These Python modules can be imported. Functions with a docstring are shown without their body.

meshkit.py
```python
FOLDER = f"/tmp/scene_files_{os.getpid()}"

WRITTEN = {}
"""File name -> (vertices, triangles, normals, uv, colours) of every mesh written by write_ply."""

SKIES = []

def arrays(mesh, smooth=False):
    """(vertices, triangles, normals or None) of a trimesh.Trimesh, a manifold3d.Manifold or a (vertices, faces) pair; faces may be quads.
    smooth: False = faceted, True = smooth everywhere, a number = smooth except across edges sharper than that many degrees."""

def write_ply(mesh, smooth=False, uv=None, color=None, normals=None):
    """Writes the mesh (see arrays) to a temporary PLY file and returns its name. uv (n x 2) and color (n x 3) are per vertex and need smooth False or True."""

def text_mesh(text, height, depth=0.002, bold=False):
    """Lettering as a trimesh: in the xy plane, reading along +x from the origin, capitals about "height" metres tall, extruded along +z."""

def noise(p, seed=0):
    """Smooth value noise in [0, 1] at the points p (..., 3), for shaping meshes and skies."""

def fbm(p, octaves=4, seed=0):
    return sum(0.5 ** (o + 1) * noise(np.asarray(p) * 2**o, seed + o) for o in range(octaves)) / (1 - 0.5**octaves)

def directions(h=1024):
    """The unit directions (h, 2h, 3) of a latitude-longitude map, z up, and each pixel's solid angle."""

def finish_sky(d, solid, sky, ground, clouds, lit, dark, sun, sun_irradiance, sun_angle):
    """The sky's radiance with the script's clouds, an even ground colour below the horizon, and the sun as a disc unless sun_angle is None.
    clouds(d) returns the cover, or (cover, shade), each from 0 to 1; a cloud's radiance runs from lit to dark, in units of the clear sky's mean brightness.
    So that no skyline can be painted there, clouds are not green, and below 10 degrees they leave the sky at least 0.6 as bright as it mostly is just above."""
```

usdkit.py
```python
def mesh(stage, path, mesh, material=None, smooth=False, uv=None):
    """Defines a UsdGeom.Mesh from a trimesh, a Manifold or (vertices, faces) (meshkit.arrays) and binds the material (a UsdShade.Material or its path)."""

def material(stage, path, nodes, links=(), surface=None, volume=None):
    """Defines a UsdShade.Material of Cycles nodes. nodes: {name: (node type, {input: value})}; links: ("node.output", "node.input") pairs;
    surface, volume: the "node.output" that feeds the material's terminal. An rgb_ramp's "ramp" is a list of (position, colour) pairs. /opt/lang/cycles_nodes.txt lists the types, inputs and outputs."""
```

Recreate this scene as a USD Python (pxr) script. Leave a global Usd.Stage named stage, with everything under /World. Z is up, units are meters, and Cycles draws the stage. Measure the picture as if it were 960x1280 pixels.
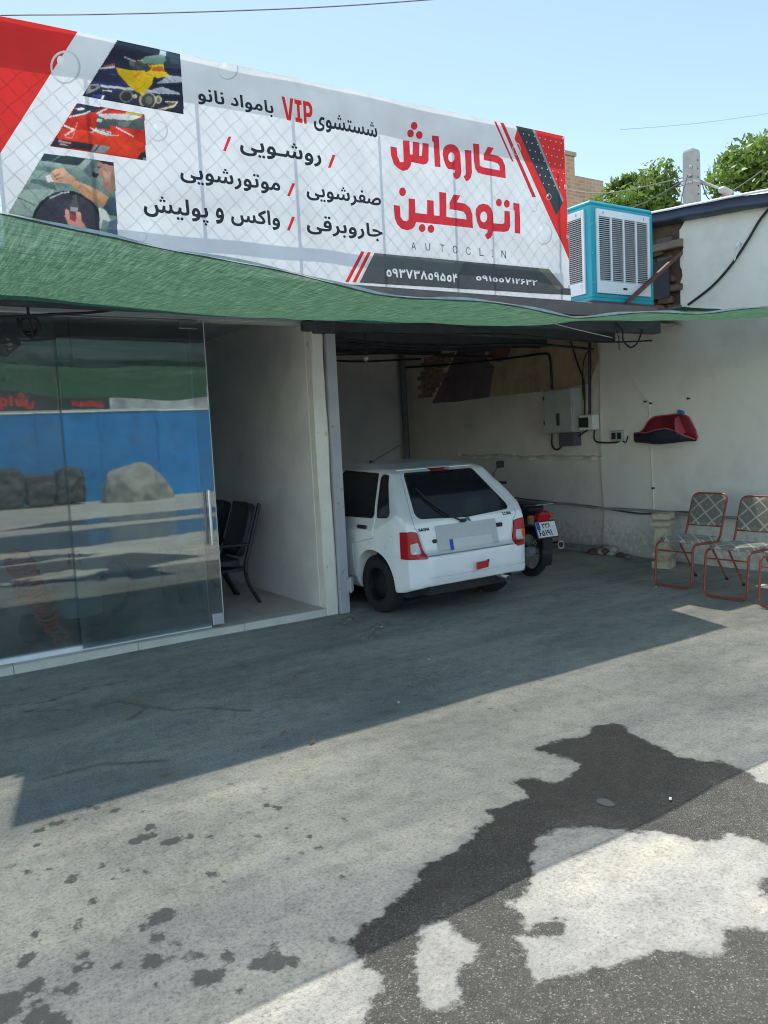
import math, json, random
import numpy as np, trimesh, manifold3d as m3, shapely, usdkit
from meshkit import fbm, noise
from shapely.geometry import Polygon, LineString, Point, box as sbox
from shapely import affinity
from shapely.ops import unary_union
from pxr import Usd, UsdGeom, UsdLux, UsdShade, Sdf, Gf, Vt

stage = Usd.Stage.CreateInMemory()
World = UsdGeom.Xform.Define(stage, '/World')
UsdGeom.Scope.Define(stage, '/World/Looks')

# ---------------------------------------------------------------- camera
EYE = np.array([0, 0, 1.65]); FPX = 995.0
_p, _t, _r = np.radians([33.2, 5.3, 2.9])
FWD = np.array([np.sin(_p) * np.cos(_t), np.cos(_p) * np.cos(_t), -np.sin(_t)])
_R0 = np.array([np.cos(_p), -np.sin(_p), 0]); _U0 = np.cross(_R0, FWD)
RIGHT = _R0 * np.cos(_r) - _U0 * np.sin(_r); UP = _U0 * np.cos(_r) + _R0 * np.sin(_r)
cam = UsdGeom.Camera.Define(stage, '/World/camera')
cam.CreateFocalLengthAttr(30.0); cam.CreateHorizontalApertureAttr(30.0 * 960 / FPX)
cam.CreateClippingRangeAttr(Gf.Vec2f(0.05, 5000))
_m = Gf.Matrix4d(*[float(v) for v in (*RIGHT, 0, *UP, 0, *(-FWD), 0, *EYE, 1)])
cam.AddTransformOp().Set(_m)
cam.CreateExposureAttr(1.22)
def at(x, y, axis, val):
    """the point of a real plane (axis 0, 1, 2 = x, y, z at val) that the photograph shows at pixel x, y"""
    d = FWD + RIGHT * (x - 480) / FPX - UP * (y - 640) / FPX
    return EYE + d * (val - EYE[axis]) / d[axis]

# ---------------------------------------------------------------- sky and sun
SUN = np.array([.55, 2.13, 4.6]); SUN /= np.linalg.norm(SUN)
elev, rot = math.asin(SUN[2]), math.atan2(SUN[0], SUN[1])
sky_m = usdkit.material(stage, '/World/Looks/sky', {
    's': ('sky_texture', dict(sky_type='single_scattering', sun_disc=False, sun_elevation=elev, sun_rotation=rot, altitude=300.0, air_density=1.0, aerosol_density=.5, ozone_density=.25)),
    'mx': ('mix', dict(mix_type='multiply', fac=1.0, color2=(.95, .925, .84))), 'b': ('background_shader', dict(strength=0.112))}, [('s.color', 'mx.color1'), ('mx.color', 'b.color')], surface='b.background')
dome = UsdLux.DomeLight.Define(stage, '/World/sky')
UsdShade.MaterialBindingAPI.Apply(dome.GetPrim()).Bind(sky_m)
dome.GetPrim().SetCustomDataByKey('kind', 'structure')
sun = UsdLux.DistantLight.Define(stage, '/World/sun')
sun.CreateIntensityAttr(0.735); sun.CreateAngleAttr(0.5); sun.CreateColorAttr(Gf.Vec3f(1.0, .955, .85))
sun.GetPrim().CreateAttribute('inputs:normalize', Sdf.ValueTypeNames.Bool).Set(True)
_z = SUN; _x = np.cross([0, 0, 1], _z); _x /= np.linalg.norm(_x); _y = np.cross(_z, _x)
sun.AddTransformOp().Set(Gf.Matrix4d(*[float(v) for v in (*_x, 0, *_y, 0, *_z, 0, 0, 0, 30, 1)]))

# ---------------------------------------------------------------- helpers
rng = random.Random(7); nrg = np.random.default_rng(7)
used = {}
def numbered(path):
    n = used.get(path, 0); used[path] = n + 1
    return path if n == 0 else f'{path}_{n:03d}'
def tag(prim, label=None, cat=None, group=None, kind=None):
    for k, v in (('label', label), ('category', cat), ('group', group), ('kind', kind)):
        if v: prim.SetCustomDataByKey(k, v)
    return prim
def thing(name, label, cat, loc=(0, 0, 0), rz=0.0, group=None):
    x = UsdGeom.Xform.Define(stage, numbered('/World/' + name))
    x.AddTranslateOp().Set(Gf.Vec3d(*map(float, loc)))
    if rz: x.AddRotateZOp().Set(float(rz))
    return tag(x.GetPrim(), label, cat, group)
def copy_of(src, label, loc, rz=0.0):
    x = UsdGeom.Xform.Define(stage, numbered('/World/' + str(src.GetName())))
    p = x.GetPrim(); p.GetReferences().AddInternalReference(src.GetPath())
    p.SetInstanceable(True); x.ClearXformOpOrder()
    x.AddTranslateOp().Set(Gf.Vec3d(*map(float, loc)))
    x.AddRotateZOp().Set(float(rz))
    was = src.GetCustomData()
    return tag(p, label, was['category'], was.get('group'))
def obj(name, mesh, m, parent=None, smooth=False, col=None, attrs=None, **tags):
    path = numbered((str(parent.GetPath()) if parent else '/World') + '/' + name)
    if isinstance(mesh, MB): mesh = mesh.arrays()
    p = usdkit.mesh(stage, path, mesh, m, smooth)
    api = UsdGeom.PrimvarsAPI(p)
    if col is not None:
        api.CreatePrimvar('col', Sdf.ValueTypeNames.Color3fArray, 'vertex').Set(Vt.Vec3fArray.FromNumpy(np.asarray(col, np.float32)))
    for k, v in (attrs or {}).items():
        api.CreatePrimvar(k, Sdf.ValueTypeNames.FloatArray, 'vertex').Set(Vt.FloatArray.FromNumpy(np.asarray(v, np.float32)))
    return tag(p.GetPrim(), **{{'cat': 'cat'}.get(k, k): v for k, v in tags.items()})
def rotz(a):
    c, s = math.cos(a), math.sin(a); return np.array([[c, -s, 0], [s, c, 0], [0, 0, 1.0]])
def roty(a):
    c, s = math.cos(a), math.sin(a); return np.array([[c, 0, s], [0, 1, 0], [-s, 0, c.real]])
def rotx(a):
    c, s = math.cos(a), math.sin(a); return np.array([[1, 0, 0], [0, c, -s], [0, s, c]])
_BOXF = np.array([[0, 2, 3, 1], [4, 5, 7, 6], [0, 1, 5, 4], [2, 6, 7, 3], [0, 4, 6, 2], [1, 3, 7, 5]])
class MB:
    def __init__(s): s.v, s.f, s.n = [], [], 0
    def add(s, v, f):
        v = np.asarray(v, float); f = np.asarray(f, int)
        if f.shape[1] == 4: f = np.vstack([f[:, [0, 1, 2]], f[:, [0, 2, 3]]])
        s.v.append(v); s.f.append(f + s.n); s.n += len(v); return s
    def arrays(s): return np.vstack(s.v), np.vstack(s.f)
    def mesh(s, t): return s.add(t.vertices, t.faces)
    def box(s, x0, x1, y0, y1, z0, z1, c=0.0):
        return s.obox(((x0 + x1) / 2, (y0 + y1) / 2, (z0 + z1) / 2), (x1 - x0, y1 - y0, z1 - z0), None, c)
    def obox(s, ctr, size, R=None, c=0.0):
        sx, sy, sz = np.array(size) / 2.0; R = np.eye(3) if R is None else R
        if c <= 0:
            v = np.array([[x, y, z] for x in (-sx, sx) for y in (-sy, sy) for z in (-sz, sz)])
            f = np.array([[0, 1, 3, 2], [4, 6, 7, 5], [0, 4, 5, 1], [2, 3, 7, 6], [0, 2, 6, 4], [1, 5, 7, 3]])
            return s.add(v @ R.T + np.array(ctr), f)
        c = min(c, sx * .9, sy * .9, sz * .9)
        v = np.array([p for x in (-1, 1) for y in (-1, 1) for z in (-1, 1) for p in ((x * (sx - c), y * (sy - c), z * sz), (x * (sx - c), y * sy, z * (sz - c)), (x * sx, y * (sy - c), z * (sz - c)))])
        h = trimesh.convex.convex_hull(v)
        return s.add(h.vertices @ R.T + np.array(ctr), h.faces)
    def tube(s, pts, r, n=8, closed=False, caps=True):
        p = np.asarray(pts, float); k = len(p)
        if closed: t = np.roll(p, -1, 0) - np.roll(p, 1, 0)
        else: t = np.gradient(p, axis=0)
        t /= np.linalg.norm(t, axis=1, keepdims=True) + 1e-12
        a = np.cross(t[0], [0, 0, 1.0] if abs(t[0][2]) < .9 else [1.0, 0, 0]); a /= np.linalg.norm(a)
        A = []
        for i in range(k):
            a = a - t[i] * (a @ t[i]); a /= np.linalg.norm(a) + 1e-12; A.append(a)
        A = np.array(A); B = np.cross(t, A)
        ang = np.arange(n) * 2 * np.pi / n; rr = np.broadcast_to(r, (k,))[:, None, None]
        v = (p[:, None] + rr * (np.cos(ang)[None, :, None] * A[:, None] + np.sin(ang)[None, :, None] * B[:, None])).reshape(-1, 3)
        f = []
        for i in range(k if closed else k - 1):
            i2 = (i + 1) % k
            for j in range(n):
                f.append([i * n + j, i * n + (j + 1) % n, i2 * n + (j + 1) % n, i2 * n + j])
        f = np.array(f); s.add(v, f)
        if caps and not closed:
            for i, o in ((0, 1), (k - 1, -1)):
                ring = v[i * n:(i + 1) * n]; c0 = p[i]
                s.add(np.vstack([ring, c0]), [[j, n, (j + 1) % n][::o] for j in range(n)])
        return s
    def lathe(s, prof, n=24, ctr=(0, 0, 0), R=None):
        """profile of (r, z) about the z axis"""
        pr = np.asarray(prof, float); k = len(pr); a = np.arange(n) * 2 * np.pi / n; R = np.eye(3) if R is None else R
        v = np.stack([pr[:, None, 0] * np.cos(a), pr[:, None, 0] * np.sin(a), np.broadcast_to(pr[:, None, 1], (k, n))], -1).reshape(-1, 3)
        f = [[i * n + j, i * n + (j + 1) % n, (i + 1) * n + (j + 1) % n, (i + 1) * n + j] for i in range(k - 1) for j in range(n)]
        return s.add(v @ R.T + np.array(ctr), f)
    def sphere(s, c, r, sub=1, scale=(1, 1, 1)):
        t = trimesh.creation.icosphere(sub, 1.0); return s.add(t.vertices * r * np.array(scale) + np.array(c), t.faces)
    def prism(s, poly, fn, depth):
        """a shapely polygon in a plane: fn(u, v, w) -> point; w from 0 to depth"""
        for g in getattr(poly, 'geoms', [poly]):
            if g.is_empty or g.area < 1e-9 or g.geom_type != 'Polygon': continue
            t = trimesh.creation.extrude_polygon(g, depth, engine='earcut')
            s.add(np.array([fn(*p) for p in t.vertices]), t.faces)
        return s
    def sheet(s, poly, fn):
        for g in getattr(poly, 'geoms', [poly]):
            if g.is_empty or g.area < 1e-9 or g.geom_type != 'Polygon': continue
            v, f = trimesh.creation.triangulate_polygon(g, engine='earcut')
            s.add(np.array([fn(*p) for p in v]), f)
        return s
    def grid(s, P):
        a, b = P.shape[:2]; i, j = np.meshgrid(np.arange(a - 1), np.arange(b - 1), indexing='ij')
        return s.add(P.reshape(-1, 3), np.stack([i * b + j, (i + 1) * b + j, (i + 1) * b + j + 1, i * b + j + 1], -1).reshape(-1, 4))
def spline(pts, n=8, closed=False):
    p = np.asarray(pts, float); out = []; k = len(p)
    for i in range(k if closed else k - 1):
        q = [p[(i + d) % k] if closed else p[min(max(i + d, 0), k - 1)] for d in (-1, 0, 1, 2)]
        for t in np.arange(n) / n:
            out.append(.5 * ((2 * q[1]) + (-q[0] + q[2]) * t + (2 * q[0] - 5 * q[1] + 4 * q[2] - q[3]) * t * t + (-q[0] + 3 * q[1] - 3 * q[2] + q[3]) * t ** 3))
    if not closed: out.append(p[-1])
    return np.array(out)
def fillet(pts, r, n=5):
    """polyline with rounded corners"""
    p = [np.asarray(q, float) for q in pts]; out = [p[0]]
    for i in range(1, len(p) - 1):
        a, b = p[i - 1] - p[i], p[i + 1] - p[i]; la, lb = np.linalg.norm(a), np.linalg.norm(b); d = min(r, la * .45, lb * .45)
        s0, s1 = p[i] + a / la * d, p[i] + b / lb * d
        for t in np.linspace(0, 1, n + 1): out.append((1 - t) ** 2 * s0 + 2 * t * (1 - t) * p[i] + t * t * s1)
    out.append(p[-1]); return np.array(out)
def tess(v, f, edge):
    """split long edges so a sheet can be bent"""
    t = trimesh.remesh.subdivide_to_size(v, f, edge, max_iter=12); m = trimesh.Trimesh(*t, process=False); m.merge_vertices(); return np.array(m.vertices), np.array(m.faces)

# ---------------------------------------------------------------- materials
LK = '/World/Looks/'
def mat(name, col, rough=.6, metal=0.0, var=.12, vs=6.0, bump=0.0, bs=60.0, spec=.5, space='pos', dirt=None, ds=3.0, dl=(.5, .7), coat=0.0, stretch=(1, 1, 1), trans=0.0, grime=None):
    """principled with two scales of uneven colour, optional dirt patches and fine relief"""
    c = np.array(col, float)
    N = {'g': ('geometry', {}) if space == 'pos' else ('texture_coordinate', {}),
         'mp': ('mapping', dict(scale=stretch)),
         'n': ('noise_texture', dict(scale=vs, detail=6.0, roughness=.6)),
         'r': ('rgb_ramp', dict(ramp=[(.25, tuple(np.clip(c * (1 - var), 0, 1))), (.75, tuple(np.clip(c * (1 + var), 0, 1)))])),
         'p': ('principled_bsdf', dict(roughness=rough, metallic=metal, specular_ior_level=spec, coat_weight=coat, coat_roughness=.05))}
    L = [('g.position' if space == 'pos' else 'g.object', 'mp.vector'), ('mp.vector', 'n.vector'), ('n.fac', 'r.fac')]
    out = 'r.color'
    if dirt is not None:
        N['dn'] = ('noise_texture', dict(scale=ds, detail=8.0, roughness=.68)); L.append(('mp.vector', 'dn.vector'))
        N['dr'] = ('rgb_ramp', dict(ramp=[(dl[0], (0, 0, 0)), (dl[1], (1, 1, 1))])); L.append(('dn.fac', 'dr.fac'))
        N['dm'] = ('mix', dict(color2=tuple(dirt))); L += [('dr.color', 'dm.fac'), (out, 'dm.color1')]; out = 'dm.color'
    if grime:      # splashed dirt near the ground: (height, colour)
        N['gp'] = ('geometry', {}); N['gx'] = ('separate_xyz', {}); N['gz'] = ('map_range', dict(from_min=.02, from_max=grime[0], to_min=.62, to_max=.30, clamp=True))
        N['gn'] = ('noise_texture', dict(scale=14.0, detail=9.0, roughness=.78)); N['gd'] = ('math', dict(math_type='subtract')); N['gr'] = ('map_range', dict(from_min=-.04, from_max=.10, to_min=0.0, to_max=.5, clamp=True)); N['gm'] = ('mix', dict(color2=tuple(grime[1])))
        L += [('gp.position', 'gx.vector'), ('gx.z', 'gz.value'), ('gp.position', 'gn.vector'), ('gz.result', 'gd.value1'), ('gn.fac', 'gd.value2'), ('gd.value', 'gr.value'), ('gr.result', 'gm.fac'), (out, 'gm.color1')]; out = 'gm.color'
    L.append((out, 'p.base_color'))
    if bump:
        N['bn'] = ('noise_texture', dict(scale=bs, detail=5.0, roughness=.6)); N['b'] = ('bump', dict(strength=bump, distance=.01))
        L += [('mp.vector', 'bn.vector'), ('bn.fac', 'b.height'), ('b.normal', 'p.normal')]
    surf = 'p.BSDF'
    if trans:
        N['tr'] = ('translucent_bsdf', {}); N['mx'] = ('mix_closure', dict(fac=trans)); L += [(out, 'tr.color'), ('p.BSDF', 'mx.closure1'), ('tr.BSDF', 'mx.closure2')]; surf = 'mx.closure'
    return usdkit.material(stage, LK + name, N, L, surface=surf)

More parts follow.
